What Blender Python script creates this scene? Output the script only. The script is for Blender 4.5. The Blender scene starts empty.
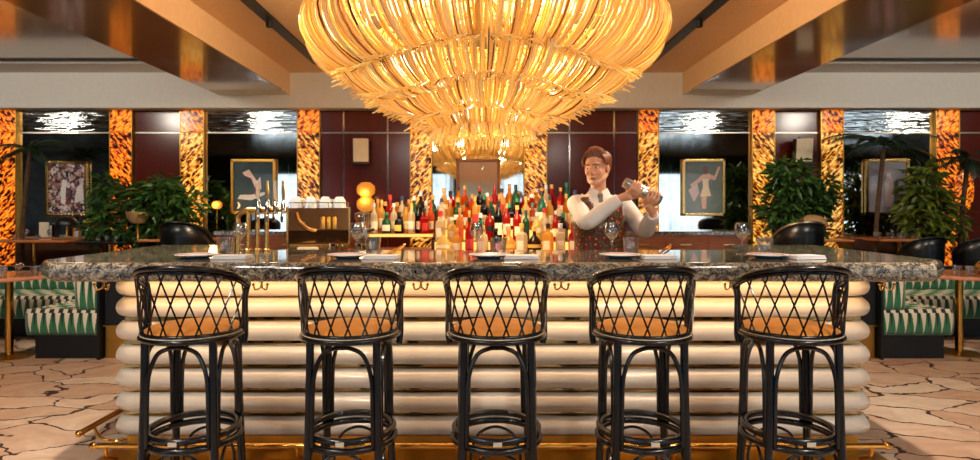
import bpy, bmesh, math, random
from mathutils import Vector, Matrix, Euler
PI = math.pi
random.seed(7)
SC = bpy.context.scene
COL = SC.collection
EYE = 1.385                       # camera height
F = 600.0                         # focal length in pixels of a 980 px wide frame
VX, VY = 481.0, 210.0             # vanishing point of the room's depth lines

# ------------------------------------------------------------------ camera
cam_data = bpy.data.cameras.new('camera')
cam_data.sensor_width = 36.0
cam_data.lens = 36.0 * F / 980.0
cam_data.shift_x = (490 - VX) / 980.0
cam_data.shift_y = -(230 - VY) / 980.0
cam_data.clip_start = 0.05
cam_data.dof.use_dof = True
cam_data.dof.focus_distance = 2.75
cam_data.dof.aperture_fstop = 5.0
cam = bpy.data.objects.new('camera', cam_data)
cam.location = (0, 0, EYE)
cam.rotation_euler = (PI / 2, 0, 0)
COL.objects.link(cam)
SC.camera = cam

# ------------------------------------------------------------------ world, exposure
world = bpy.data.worlds.new('sky')
SC.world = world
world.use_nodes = True
world.node_tree.nodes['Background'].inputs[0].default_value = (0.62, 0.80, 1.0, 1)
world.node_tree.nodes['Background'].inputs[1].default_value = 1.0
vs = SC.view_settings
vs.view_transform = 'Standard'
vs.look = 'None'
vs.gamma = 1.0
vs.use_curve_mapping = False
vs.exposure = 0.08
try:
    SC.cycles.use_denoising = True
    SC.cycles.max_bounces = 10
    SC.cycles.transparent_max_bounces = 24
    SC.cycles.sample_clamp_indirect = 6.0
    SC.cycles.caustics_reflective = False
    SC.cycles.caustics_refractive = False
except Exception:
    pass

# ------------------------------------------------------------------ large area lights and lamps
def area(name, loc, rot, sx, sy, power, color):
    l = bpy.data.lights.new(name, 'AREA')
    l.shape = 'RECTANGLE'; l.size = sx; l.size_y = sy; l.energy = power; l.color = color
    o = bpy.data.objects.new(name, l); COL.objects.link(o)
    o.location = loc; o.rotation_euler = rot
    return o
def point(name, loc, power, color, r=0.05):
    l = bpy.data.lights.new(name, 'POINT')
    l.energy = power; l.color = color; l.shadow_soft_size = r
    o = bpy.data.objects.new(name, l); COL.objects.link(o); o.location = loc
    return o
def spot(name, loc, target, power, color, angle=60, blend=0.6, r=0.06):
    l = bpy.data.lights.new(name, 'SPOT')
    l.energy = power; l.color = color; l.spot_size = math.radians(angle); l.spot_blend = blend; l.shadow_soft_size = r
    o = bpy.data.objects.new(name, l); COL.objects.link(o); o.location = loc
    o.rotation_euler = (Vector(target) - Vector(loc)).to_track_quat('-Z', 'Y').to_euler()
    return o
DAY = (0.80, 0.92, 1.0)
WARM = (1.0, 0.70, 0.38)
WINDOWS = [(-7.3, 2.6), (-1.9, 1.5), (1.45, 1.5), (7.3, 2.8), (14.25, 2.6)]
REAR = -4.6
for k, (wx, ww) in enumerate(WINDOWS):     # daylight standing outside each window
    area('window_daylight', (wx, REAR - 0.55, 1.75), (PI / 2, 0, 0), ww, 2.6, 30 * ww, DAY)

# ------------------------------------------------------------------ material helpers
def srgb(r, g, b):
    f = lambda c: ((c / 255) / 12.92) if c / 255 <= 0.04045 else (((c / 255) + 0.055) / 1.055) ** 2.4
    return (f(r), f(g), f(b), 1)
class NT:
    def __init__(self, name):
        self.m = bpy.data.materials.new(name); self.m.use_nodes = True
        self.t = self.m.node_tree; self.t.nodes.clear()
        self.out = self.n('ShaderNodeOutputMaterial')
    def n(self, typ, **kw):
        nd = self.t.nodes.new(typ)
        for k, v in kw.items():
            if k == 'ins':
                for a, b in v.items(): nd.inputs[a].default_value = b
            else: setattr(nd, k, v)
        return nd
    def l(self, a, b): self.t.links.new(a, b); return self
    def surf(self, s): self.l(s, self.out.inputs['Surface']); return self.m
    def ramp(self, fac, stops, interp='LINEAR'):
        r = self.n('ShaderNodeValToRGB'); cr = r.color_ramp; cr.interpolation = interp
        while len(cr.elements) < len(stops): cr.elements.new(0.5)
        for e, (p, c) in zip(cr.elements, stops): e.position = p; e.color = c
        self.l(fac, r.inputs[0]); return r.outputs[0]
    def math(self, op, a, b=None, c=None, clamp=False):
        m = self.n('ShaderNodeMath', operation=op, use_clamp=clamp)
        for i, v in enumerate((a, b, c)):
            if v is None: continue
            if isinstance(v, (int, float)): m.inputs[i].default_value = v
            else: self.l(v, m.inputs[i])
        return m.outputs[0]
    def coords(self, scale=(1, 1, 1), rot=(0, 0, 0), kind='Object', loc=(0, 0, 0)):
        tc = self.n('ShaderNodeTexCoord'); mp = self.n('ShaderNodeMapping')
        mp.inputs['Scale'].default_value = scale; mp.inputs['Rotation'].default_value = rot; mp.inputs['Location'].default_value = loc
        self.l(tc.outputs[kind], mp.inputs[0]); return mp.outputs[0]
    def noise(self, vec, scale, detail=3, rough=0.5, dist=0.0):
        n = self.n('ShaderNodeTexNoise', ins={'Scale': scale, 'Detail': detail, 'Roughness': rough, 'Distortion': dist})
        self.l(vec, n.inputs['Vector']); return n.outputs['Fac']
    def bsdf(self, color=None, rough=0.5, metal=0.0, **kw):
        b = self.n('ShaderNodeBsdfPrincipled')
        if color is not None:
            if isinstance(color, tuple): b.inputs['Base Color'].default_value = color
            else: self.l(color, b.inputs['Base Color'])
        if isinstance(rough, (int, float)): b.inputs['Roughness'].default_value = rough
        else: self.l(rough, b.inputs['Roughness'])
        b.inputs['Metallic'].default_value = metal
        for k, v in kw.items():
            key = k.replace('_', ' ')
            if hasattr(v, 'is_linked') or hasattr(v, 'links'): self.l(v, b.inputs[key])
            else: b.inputs[key].default_value = v
        return b
    def bump(self, h, strength=0.3, dist=0.01):
        b = self.n('ShaderNodeBump', ins={'Strength': strength, 'Distance': dist}); self.l(h, b.inputs['Height']); return b.outputs[0]
def simple(name, color, rough=0.5, metal=0.0, var=0.12, nscale=14.0, **kw):
    """procedural: colour broken up by a faint noise, a faint bump"""
    t = NT(name); v = t.coords()
    n = t.noise(v, nscale, 4)
    lo = tuple(c * (1 - var) for c in color[:3]) + (1,); hi = tuple(min(1, c * (1 + var)) for c in color[:3]) + (1,)
    b = t.bsdf(t.ramp(n, [(0.3, lo), (0.7, hi)]), rough, metal, **kw)
    return t.surf(b.outputs[0])
def emit(name, color, strength):
    t = NT(name); e = t.n('ShaderNodeEmission', ins={'Color': color, 'Strength': strength}); return t.surf(e.outputs[0])
def thin_glass(name, tint=(1, 1, 1, 1), refl=1.25, rough=0.02):
    t = NT(name)
    tr = t.n('ShaderNodeBsdfTransparent', ins={'Color': tint})
    g = t.n('ShaderNodeBsdfGlossy', ins={'Color': (1, 1, 1, 1), 'Roughness': rough})
    lw = t.n('ShaderNodeLayerWeight', ins={'Blend': 0.30})
    fac = t.math('MULTIPLY', lw.outputs['Facing'], 0.75 * refl)
    fac = t.math('ADD', fac, 0.09)
    mx = t.n('ShaderNodeMixShader'); t.l(fac, mx.inputs[0]); t.l(tr.outputs[0], mx.inputs[1]); t.l(g.outputs[0], mx.inputs[2])
    return t.surf(mx.outputs[0])
M = {}
M['rattan'] = simple('black_rattan', srgb(8, 14, 20), 0.26, var=0.3, nscale=40, Specular_IOR_Level=0.5, Coat_Weight=0.3, Coat_Roughness=0.08)
M['leather_tan'] = simple('tan_leather', srgb(226, 152, 70), 0.45, var=0.10)
M['cream'] = simple('cream_fabric', srgb(226, 205, 172), 0.7)
M['brass'] = simple('polished_brass', srgb(214, 160, 76), 0.18, 1.0, var=0.08)
M['brass_soft'] = simple('satin_brass', srgb(196, 146, 66), 0.32, 1.0, var=0.08)
M['gold'] = simple('gold', srgb(222, 176, 104), 0.22, 1.0, var=0.05)
M['chrome'] = simple('chrome', srgb(205, 200, 192), 0.12, 1.0, var=0.04)
M['steel'] = simple('brushed_steel', srgb(170, 160, 148), 0.28, 1.0, var=0.06)
M['black'] = simple('black_lacquer', srgb(12, 16, 18), 0.3, var=0.2)
M['darknavy'] = simple('dark_navy_lacquer', srgb(5, 9, 12), 0.5, var=0.2)
M['porcelain'] = simple('white_porcelain', srgb(226, 230, 236), 0.18, var=0.03)
M['blue_rim'] = simple('blue_glaze', srgb(88, 140, 178), 0.2, var=0.1)
M['linen'] = simple('white_linen', srgb(226, 226, 228), 0.8, var=0.04)
M['paper'] = simple('cream_paper', srgb(222, 210, 184), 0.8, var=0.05)
M['glass'] = thin_glass('clear_glass', (0.90, 0.92, 0.93, 1))
M['glass_thick'] = thin_glass('thick_glass', (0.9, 0.92, 0.94, 1), 1.1)
M['skin'] = simple('skin', srgb(222, 160, 124), 0.5, var=0.06, Subsurface_Weight=0.08)
M['hair'] = simple('brown_hair', srgb(120, 66, 32), 0.5, var=0.45, nscale=60)
M['shirt'] = simple('white_cotton', srgb(228, 220, 212), 0.8, var=0.03)
M['tie'] = simple('olive_grey_tie', srgb(118, 112, 92), 0.6, var=0.2, nscale=60)
M['trouser'] = simple('black_trousers', srgb(22, 20, 22), 0.8)
M['leaf_dark'] = None

def leafmat(name, a, b):
    t = NT(name); g = t.n('ShaderNodeNewGeometry')
    c = t.ramp(g.outputs['Random Per Island'], [(0.0, a), (1.0, b)])
    p = t.bsdf(c, 0.4)
    tr = t.n('ShaderNodeBsdfTranslucent'); t.l(c, tr.inputs[0])
    mx = t.n('ShaderNodeMixShader', ins={0: 0.3}); t.l(p.outputs[0], mx.inputs[1]); t.l(tr.outputs[0], mx.inputs[2])
    return t.surf(mx.outputs[0])
M['leaf_dark'] = leafmat('ficus_leaves', srgb(20, 52, 26), srgb(74, 116, 44))
M['leaf_mid'] = leafmat('schefflera_leaves', srgb(34, 66, 24), srgb(128, 140, 44))
M['palm'] = leafmat('palm_leaves', srgb(12, 30, 22), srgb(34, 62, 36))
M['bark'] = simple('bark', srgb(70, 48, 30), 0.85, var=0.4)
M['terracotta'] = simple('dark_pot', srgb(42, 34, 30), 0.5)

def mat_wood(name, a, b, scale=6.0, rough=0.35):
    t = NT(name); v = t.coords((1, 12, 12))
    n = t.noise(v, scale, 5, 0.6, 0.6)
    return t.surf(t.bsdf(t.ramp(n, [(0.3, a), (0.7, b)]), rough).outputs[0])
M['wood'] = mat_wood('warm_wood', srgb(120, 66, 26), srgb(176, 104, 46))
M['wood_dark'] = mat_wood('dark_walnut', srgb(46, 26, 16), srgb(84, 48, 26))
M['wood_table'] = mat_wood('table_wood', srgb(150, 84, 46), srgb(196, 120, 74), 5, 0.25)

def mat_floor():
    t = NT('crazy_paving_marble'); v = t.coords((0.72, 1.15, 1), (0, 0, 0.25))
    nz = t.n('ShaderNodeTexNoise', ins={'Scale': 1.7, 'Detail': 3.0}); t.l(v, nz.inputs['Vector'])
    sub = t.n('ShaderNodeVectorMath', operation='SUBTRACT'); t.l(nz.outputs['Color'], sub.inputs[0]); sub.inputs[1].default_value = (0.5, 0.5, 0.5)
    sc = t.n('ShaderNodeVectorMath', operation='SCALE'); t.l(sub.outputs[0], sc.inputs[0]); sc.inputs['Scale'].default_value = 0.55
    nz2 = t.n('ShaderNodeTexNoise', ins={'Scale': 14.0, 'Detail': 2.0}); t.l(v, nz2.inputs['Vector'])
    sub2 = t.n('ShaderNodeVectorMath', operation='SUBTRACT'); t.l(nz2.outputs['Color'], sub2.inputs[0]); sub2.inputs[1].default_value = (0.5, 0.5, 0.5)
    sc2 = t.n('ShaderNodeVectorMath', operation='SCALE'); t.l(sub2.outputs[0], sc2.inputs[0]); sc2.inputs['Scale'].default_value = 0.07
    ad = t.n('ShaderNodeVectorMath', operation='ADD'); t.l(v, ad.inputs[0]); t.l(sc.outputs[0], ad.inputs[1])
    ad2 = t.n('ShaderNodeVectorMath', operation='ADD'); t.l(ad.outputs[0], ad2.inputs[0]); t.l(sc2.outputs[0], ad2.inputs[1])
    vo = t.n('ShaderNodeTexVoronoi', feature='DISTANCE_TO_EDGE', voronoi_dimensions='2D', ins={'Scale': 2.9}); t.l(ad2.outputs[0], vo.inputs['Vector'])
    vc = t.n('ShaderNodeTexVoronoi', feature='F1', voronoi_dimensions='2D', ins={'Scale': 2.9}); t.l(ad2.outputs[0], vc.inputs['Vector'])
    w = t.noise(v, 4.0, 2)
    thr = t.math('MULTIPLY_ADD', w, 0.085, -0.018)
    line = t.math('LESS_THAN', vo.outputs['Distance'], thr)
    stone = t.ramp(t.math('FRACT', t.math('MULTIPLY', t.n('ShaderNodeSeparateColor').outputs[0], 1.0)), [(0, srgb(200, 168, 140)), (1, srgb(226, 206, 184))])
    sep = t.t.nodes[-3] if False else None
    sc_ = t.n('ShaderNodeSeparateColor'); t.l(vc.outputs['Color'], sc_.inputs[0])
    stone = t.ramp(sc_.outputs[0], [(0.0, srgb(196, 160, 134)), (0.5, srgb(216, 186, 160)), (1.0, srgb(228, 210, 190))])
    vein = t.noise(ad.outputs[0], 3.0, 6, 0.65, 1.2)
    veinc = t.ramp(vein, [(0.35, (0.80, 0.74, 0.70, 1)), (0.62, (1, 1, 1, 1))])
    mul = t.n('ShaderNodeMix', data_type='RGBA', blend_type='MULTIPLY', ins={0: 1.0}); t.l(stone, mul.inputs[6]); t.l(veinc, mul.inputs[7])
    mix = t.n('ShaderNodeMix', data_type='RGBA'); t.l(line, mix.inputs[0]); t.l(mul.outputs[2], mix.inputs[6]); mix.inputs[7].default_value = srgb(58, 36, 26)
    rg = t.math('MULTIPLY_ADD', line, 0.5, 0.22)
    return t.surf(t.bsdf(mix.outputs[2], rg).outputs[0])
M['floor'] = mat_floor()

def mat_marble():
    t = NT('brown_grey_breccia'); v = t.coords((1, 1, 1.2))
    n1 = t.noise(v, 24.0, 8, 0.7, 1.4)
    n2 = t.noise(v, 75.0, 5, 0.7, 0.8)
    f = t.math('ADD', t.math('MULTIPLY', n1, 0.6), t.math('MULTIPLY', n2, 0.4))
    c = t.ramp(f, [(0.39, srgb(14, 15, 16)), (0.46, srgb(66, 64, 60)), (0.52, srgb(124, 116, 102)), (0.59, srgb(186, 172, 148)), (0.67, srgb(92, 84, 72))])
    return t.surf(t.bsdf(c, 0.07, Coat_Weight=0.4, Coat_Roughness=0.03).outputs[0])
M['marble'] = mat_marble()

def mat_amber(name, strength, rot, deep):
    """tortoiseshell pattern that also feeds its own emission"""
    t = NT(name); v = t.coords((1, 1, 1), (0, rot, 0))
    wv = t.n('ShaderNodeTexNoise', ins={'Scale': 7.0, 'Detail': 2.0}); t.l(v, wv.inputs['Vector'])
    ad = t.n('ShaderNodeVectorMath', operation='MULTIPLY_ADD'); t.l(wv.outputs['Color'], ad.inputs[0]); ad.inputs[1].default_value = (0.05, 0.05, 0.05); t.l(v, ad.inputs[2])
    mp = t.n('ShaderNodeMapping'); mp.inputs['Scale'].default_value = (13, 24, 34); t.l(ad.outputs[0], mp.inputs[0])
    f = t.noise(mp.outputs[0], 1.0, 2.5, 0.55, 0.3)
    big = t.noise(v, 3.0, 2)
    f = t.math('ADD', f, t.math('MULTIPLY_ADD', big, 0.25, -0.125))
    if deep:
        c = t.ramp(f, [(0.41, srgb(26, 9, 4)), (0.48, srgb(140, 48, 10)), (0.52, srgb(236, 104, 20)), (0.62, srgb(255, 160, 44))])
    else:
        c = t.ramp(f, [(0.40, srgb(26, 10, 4)), (0.46, srgb(160, 74, 14)), (0.53, srgb(240, 160, 46)), (0.64, srgb(255, 222, 120))])
    b = t.bsdf(c, 0.2, Emission_Strength=strength)  # emission paints in the lamp light that the pilasters catch
    t.l(c, b.inputs['Emission Color'])
    return t.surf(b.outputs[0])
M['amber'] = mat_amber('amber_emissive_shell', 0.62, 0.75, False)
M['amber_flip'] = mat_amber('amber_emissive_shell_mirrored', 0.62, -0.75, False)
M['amber_deep'] = mat_amber('deep_amber_emissive_shell', 0.75, 0.75, True)
M['amber_deep_flip'] = mat_amber('deep_amber_emissive_shell_mirrored', 0.75, -0.75, True)

M['lacquer_red'] = simple('oxblood_lacquer', srgb(86, 27, 18), 0.18, var=0.06)
M['brown_gloss'] = simple('brown_mirror_lacquer', srgb(150, 116, 82), 0.2, 0.15, var=0.05, Coat_Weight=0.8, Coat_Roughness=0.1)
M['tan_ceiling'] = simple('tan_plaster', srgb(226, 188, 142), 0.55, var=0.04)
M['header_white'] = simple('white_plaster', srgb(214, 210, 202), 0.6, var=0.03)
M['wall_dark'] = simple('dark_teal_wall', srgb(20, 34, 34), 0.5, var=0.1)
M['wall_rear'] = simple('rear_dark_wall', srgb(30, 34, 30), 0.5, var=0.1)
def mat_mirror(name, wavy):
    t = NT(name); v = t.coords((1, 1, 1))
    n = t.noise(v, 5.0, 4, 0.6)
    c = t.ramp(n, [(0.35, (0.46, 0.48, 0.45, 1)), (0.7, (0.74, 0.76, 0.74, 1))])
    b = t.bsdf(c, 0.03 if not wavy else 0.06, 1.0)
    if wavy:
        v2 = t.coords((0.8, 1, 9)); h = t.noise(v2, 2.2, 2)
        t.l(t.bump(h, 0.35, 0.05), b.inputs['Normal'])
    else:
        pass
    return t.surf(b.outputs[0])
M['mirror'] = mat_mirror('antique_mirror', False)
M['mirror_wavy'] = mat_mirror('ribbed_antique_mirror', True)
M['tube_white'] = simple('opal_white_glaze', srgb(214, 206, 194), 0.28, var=0.03, Coat_Weight=0.4, Coat_Roughness=0.1)
def mat_sheer():
    t = NT('sheer_curtain'); d = t.bsdf(srgb(236, 236, 230), 0.9)
    tl = t.n('ShaderNodeBsdfTranslucent', ins={'Color': (0.95, 0.97, 1, 1)}); tp = t.n('ShaderNodeBsdfTransparent', ins={'Color': (1, 1, 1, 1)})
    m1 = t.n('ShaderNodeMixShader', ins={0: 0.7}); t.l(d.outputs[0], m1.inputs[1]); t.l(tl.outputs[0], m1.inputs[2])
    m2 = t.n('ShaderNodeMixShader', ins={0: 0.06}); t.l(m1.outputs[0], m2.inputs[1]); t.l(tp.outputs[0], m2.inputs[2])
    return t.surf(m2.outputs[0])
M['sheer'] = mat_sheer()
M['valance'] = simple('green_velvet', srgb(16, 62, 40), 0.8)
def mat_strand():
    t = NT('amber_glass_strands'); g = t.n('ShaderNodeNewGeometry')
    c = t.ramp(g.outputs['Random Per Island'], [(0.0, srgb(96, 48, 14)), (0.05, srgb(176, 112, 34)), (0.10, srgb(238, 194, 98)), (0.4, srgb(250, 220, 134)), (0.75, srgb(255, 236, 168)), (1.0, srgb(255, 244, 206))])
    p = t.bsdf(c, 0.18, Coat_Weight=0.3, Emission_Strength=0.2); t.l(c, p.inputs['Emission Color'])
    tl = t.n('ShaderNodeBsdfTranslucent'); t.l(c, tl.inputs[0])
    mx = t.n('ShaderNodeMixShader', ins={0: 0.5}); t.l(p.outputs[0], mx.inputs[1]); t.l(tl.outputs[0], mx.inputs[2])
    return t.surf(mx.outputs[0])
M['strand'] = mat_strand()
M['globe_lamp'] = None
def mat_globe(name, col, s):
    t = NT(name); v = t.coords(); w = t.n('ShaderNodeTexWave', wave_type='BANDS', bands_direction='X', ins={'Scale': 14.0}); t.l(v, w.inputs[0])
    c = t.ramp(w.outputs['Fac'], [(0, tuple(x * 0.5 for x in col[:3]) + (1,)), (1, col)])
    b = t.bsdf(c, 0.2, Emission_Strength=s); t.l(c, b.inputs['Emission Color']); return t.surf(b.outputs[0])
M['globe_lamp'] = mat_globe('amber_ribbed_glass', srgb(255, 160, 60), 0.7)
M['shelf_glow'] = emit('lit_shelf_front', srgb(255, 190, 96), 1.6)
M['led'] = emit('led_strip', srgb(255, 188, 110), 2.2)

def mat_fabric():
    """green velvet with white and black flame points and a chequered band on the edge"""
    t = NT('green_flame_stripe_velvet'); tc = t.n('ShaderNodeTexCoord'); s = t.n('ShaderNodeSeparateXYZ'); t.l(tc.outputs['UV'], s.inputs[0])
    u, v = s.outputs[0], s.outputs[1]                      # u runs in repeats, v 0..1 up the face
    fr = t.math('FRACT', u); d = t.math('ABSOLUTE', t.math('SUBTRACT', fr, 0.5))
    wob = t.math('MULTIPLY', t.noise(tc.outputs['UV'], 14.0, 2), 0.10)
    wid = t.math('ADD', t.math('MULTIPLY', v, 0.34), wob)
    white = t.math('LESS_THAN', d, t.math('SUBTRACT', wid, 0.06))
    fr2 = t.math('FRACT', t.math('ADD', u, 0.5)); d2 = t.math('ABSOLUTE', t.math('SUBTRACT', fr2, 0.5))
    blackm = t.math('LESS_THAN', d2, t.math('SUBTRACT', t.math('MULTIPLY', v, 0.30), 0.08))
    band = t.math('GREATER_THAN', v, 0.86)
    chk = t.math('GREATER_THAN', t.math('FRACT', t.math('MULTIPLY', u, 1.0)), 0.5)
    def mix(f, a, b):
        m = t.n('ShaderNodeMix', data_type='RGBA'); t.l(f, m.inputs[0])
        for i, x in ((6, a), (7, b)):
            if isinstance(x, tuple): m.inputs[i].default_value = x
            else: t.l(x, m.inputs[i])
        return m.outputs[2]
    c = mix(white, srgb(36, 112, 76), srgb(214, 208, 188))
    c = mix(blackm, c, srgb(10, 30, 26))
    cb = mix(chk, srgb(214, 208, 188), srgb(14, 18, 18))
    c = mix(band, c, cb)
    return t.surf(t.bsdf(c, 0.8, Sheen_Weight=0.3).outputs[0])
M['flame'] = mat_fabric()
def mat_zig():
    t = NT('chequer_seat_top'); v = t.coords((9, 9, 9)); ck = t.n('ShaderNodeTexChecker', ins={'Scale': 1.0, 'Color1': srgb(36, 112, 76), 'Color2': srgb(206, 202, 180)})
    t.l(v, ck.inputs[0]); return t.surf(t.bsdf(ck.outputs[0], 0.8).outputs[0])
M['zig'] = mat_zig()
def mat_vest():
    t = NT('floral_brocade'); v = t.coords((1, 1, 1))
    vo = t.n('ShaderNodeTexVoronoi', feature='F1', ins={'Scale': 26.0}); t.l(v, vo.inputs['Vector'])
    n = t.noise(v, 40, 3, 0.6, 1.0)
    f = t.math('ADD', t.math('MULTIPLY', vo.outputs['Distance'], 0.8), t.math('MULTIPLY', n, 0.35))
    c = t.ramp(f, [(0.26, srgb(196, 150, 70)), (0.36, srgb(150, 40, 28)), (0.46, srgb(110, 30, 24)), (0.62, srgb(70, 24, 18)), (0.74, srgb(96, 96, 48)), (0.85, srgb(84, 26, 20))])
    return t.surf(t.bsdf(c, 0.55).outputs[0])
M['vest'] = mat_vest()
M['satin_red'] = simple('dark_red_satin', srgb(126, 22, 24), 0.35)
M['slot'] = simple('black_slot', srgb(10, 11, 12), 0.4)

def mat_plate():
    t = NT('patterned_porcelain'); tc = t.n('ShaderNodeTexCoord'); ln = t.n('ShaderNodeVectorMath', operation='LENGTH'); t.l(tc.outputs['Object'], ln.inputs[0])
    n = t.noise(tc.outputs['Object'], 90, 2)
    f = t.math('ADD', t.math('MULTIPLY', ln.outputs['Value'], 8.0), t.math('MULTIPLY', n, 0.12))
    c = t.ramp(f, [(0.0, srgb(230, 232, 236)), (0.78, srgb(230, 232, 236)), (0.80, srgb(206, 120, 116)), (0.90, srgb(216, 150, 140)), (0.93, srgb(232, 234, 238))], 'LINEAR')
    return t.surf(t.bsdf(c, 0.15).outputs[0])
M['plate_deco'] = mat_plate()
M['brass_mirror'] = simple('mirror_brass', srgb(176, 140, 88), 0.08, 1.0, var=0.1, nscale=3)
M['bronze_mirror'] = simple('bronze_mirror', srgb(150, 112, 76), 0.16, 0.9, var=0.1, nscale=3)
M['pink_marble'] = simple('pink_marble', srgb(206, 142, 112), 0.15, var=0.2, nscale=8)
M['flame_plain'] = simple('green_velvet_plain', srgb(34, 96, 66), 0.8, var=0.2)
M['paper_dim'] = simple('beige_shade', srgb(150, 118, 78), 0.6, var=0.06)

# ------------------------------------------------------------------ mesh builder
def catmull(pts, n=6, closed=False):
    P = [Vector(p) for p in pts]; out = []
    N = len(P); segs = N if closed else N - 1
    for i in range(segs):
        p1, p2 = P[i], P[(i + 1) % N]
        p0 = P[i - 1] if (closed or i > 0) else p1 * 2 - p2
        p3 = P[(i + 2) % N] if (closed or i + 2 < N) else p2 * 2 - p1
        for k in range(n):
            t = k / n
            out.append(0.5 * ((2 * p1) + (p2 - p0) * t + (2 * p0 - 5 * p1 + 4 * p2 - p3) * t * t + (3 * p1 - p0 - 3 * p2 + p3) * t ** 3))
    if not closed: out.append(P[-1].copy())
    return out
class MB:
    def __init__(self): self.bm = bmesh.new(); self.bev = False
    def box(self, c, s, rot=None, bevel=0.0, seg=2):
        r = bmesh.ops.create_cube(self.bm, size=1.0); vs = r['verts']
        m = Matrix.Translation(Vector(c)) @ (Euler(rot).to_matrix().to_4x4() if rot else Matrix()) @ Matrix.Diagonal((s[0], s[1], s[2], 1))
        bmesh.ops.transform(self.bm, matrix=m, verts=vs)
        if bevel > 0:
            self.bev = True
            es = list({e for v in vs for e in v.link_edges})
            bmesh.ops.bevel(self.bm, geom=es, offset=bevel, segments=seg, profile=0.5, affect='EDGES')
        return self
    def tube(self, path, r, n=8, closed=False, caps=True, flat=1.0):
        P = [Vector(p) for p in path]; N = len(P)
        R = r if isinstance(r, (list, tuple)) else [r] * N
        T = []
        for i in range(N):
            a = P[(i - 1) % N] if (closed or i > 0) else P[i]
            b = P[(i + 1) % N] if (closed or i < N - 1) else P[i]
            d = (b - a); T.append(d.normalized() if d.length > 1e-9 else Vector((0, 0, 1)))
        up = Vector((0, 0, 1)) if abs(T[0].z) < 0.9 else Vector((1, 0, 0))
        nrm = (up - T[0] * up.dot(T[0])).normalized()
        rings = []
        for i in range(N):
            nrm = nrm - T[i] * nrm.dot(T[i])
            if nrm.length < 1e-6: nrm = T[i].orthogonal()
            nrm.normalize(); bn = T[i].cross(nrm)
            rings.append([self.bm.verts.new(P[i] + (nrm * math.cos(2 * PI * k / n) * flat + bn * math.sin(2 * PI * k / n)) * R[i]) for k in range(n)])
        for i in range(N if closed else N - 1):
            a, b = rings[i], rings[(i + 1) % N]
            off = 0
            if closed and i == N - 1:      # match the twist
                off = min(range(n), key=lambda o: (a[0].co - b[o].co).length)
            for k in range(n):
                try: self.bm.faces.new((a[k], a[(k + 1) % n], b[(k + 1 + off) % n], b[(k + off) % n]))
                except ValueError: pass
        if caps and not closed:
            self.bm.faces.new(rings[0][::-1]); self.bm.faces.new(rings[-1])
        return self
    def lathe(self, prof, c=(0, 0, 0), n=20, sx=1.0, sy=1.0, axis=None):
        """prof: (r, z) pairs, r=0 closes to a point"""
        mtx = Matrix.Translation(Vector(c)) @ (Vector((0, 0, 1)).rotation_difference(Vector(axis)).to_matrix().to_4x4() if axis else Matrix())
        rings = []
        for r, z in prof:
            if r < 1e-6: rings.append([self.bm.verts.new(mtx @ Vector((0, 0, z)))])
            else: rings.append([self.bm.verts.new(mtx @ Vector((r * math.cos(2 * PI * k / n) * sx, r * math.sin(2 * PI * k / n) * sy, z))) for k in range(n)])
        for a, b in zip(rings, rings[1:]):
            for k in range(n):
                k2 = (k + 1) % n
                if len(a) == 1 and len(b) == 1: continue
                if len(a) == 1: f = (a[0], b[k], b[k2])
                elif len(b) == 1: f = (a[k], a[k2], b[0])
                else: f = (a[k], a[k2], b[k2], b[k])
                try: self.bm.faces.new(f)
                except ValueError: pass
        return self
    def ball(self, c, r, n=16, m=10):
        if isinstance(r, (int, float)): r = (r, r, r)
        prof = [(math.sin(PI * i / m), -math.cos(PI * i / m)) for i in range(m + 1)]
        prof[0] = (0, -1); prof[-1] = (0, 1)
        b0 = len(self.bm.verts); self.lathe(prof, (0, 0, 0), n)
        self.bm.verts.ensure_lookup_table()
        for v in self.bm.verts[b0:]: v.co = Vector((v.co.x * r[0] + c[0], v.co.y * r[1] + c[1], v.co.z * r[2] + c[2]))
        return self
    def prism(self, poly, z0, z1, bevel=0.0):
        lo = [self.bm.verts.new((x, y, z0)) for x, y in poly]; hi = [self.bm.verts.new((x, y, z1)) for x, y in poly]
        n = len(poly); fs = [self.bm.faces.new(lo[::-1]), self.bm.faces.new(hi)]
        for k in range(n): fs.append(self.bm.faces.new((lo[k], lo[(k + 1) % n], hi[(k + 1) % n], hi[k])))
        if bevel:
            self.bev = True
            es = [e for f in fs[:2] for e in f.edges]
            bmesh.ops.bevel(self.bm, geom=es, offset=bevel, segments=4, profile=0.5, affect='EDGES')
        return self
    def face(self, pts): self.bm.faces.new([self.bm.verts.new(p) for p in pts]); return self
    def xform(self, m): bmesh.ops.transform(self.bm, matrix=m, verts=self.bm.verts[:]); return self
    def mesh(self, name, mat=None, smooth=True):
        bmesh.ops.recalc_face_normals(self.bm, faces=self.bm.faces[:])
        me = bpy.data.meshes.new(name); self.bm.to_mesh(me); self.bm.free()
        if mat: me.materials.append(mat)
        if smooth:
            me.polygons.foreach_set('use_smooth', [True] * len(me.polygons))
            try: me.set_sharp_from_angle(angle=math.radians(38))
            except Exception: pass
        return me
    def build(self, name, mat, parent=None, loc=None, rot=None, smooth=True, kind=None, label=None):
        o = bpy.data.objects.new(name, self.mesh(name, mat, smooth)); COL.objects.link(o)
        if parent: o.parent = parent
        if self.bev and smooth:
            md = o.modifiers.new('flat_faces', 'WEIGHTED_NORMAL'); md.keep_sharp = True; md.weight = 100
        if loc is not None: o.location = loc
        if rot is not None: o.rotation_euler = rot
        if kind: o['kind'] = kind
        if label: o['label'] = label
        return o
def thing(name, label, cat, loc=(0, 0, 0), rz=0.0, group=None):
    o = bpy.data.objects.new(name, None); o.empty_display_size = 0.1; COL.objects.link(o)
    o.location = loc; o.rotation_euler = (0, 0, rz); o['label'] = label; o['category'] = cat
    if group: o['group'] = group
    return o
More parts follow.
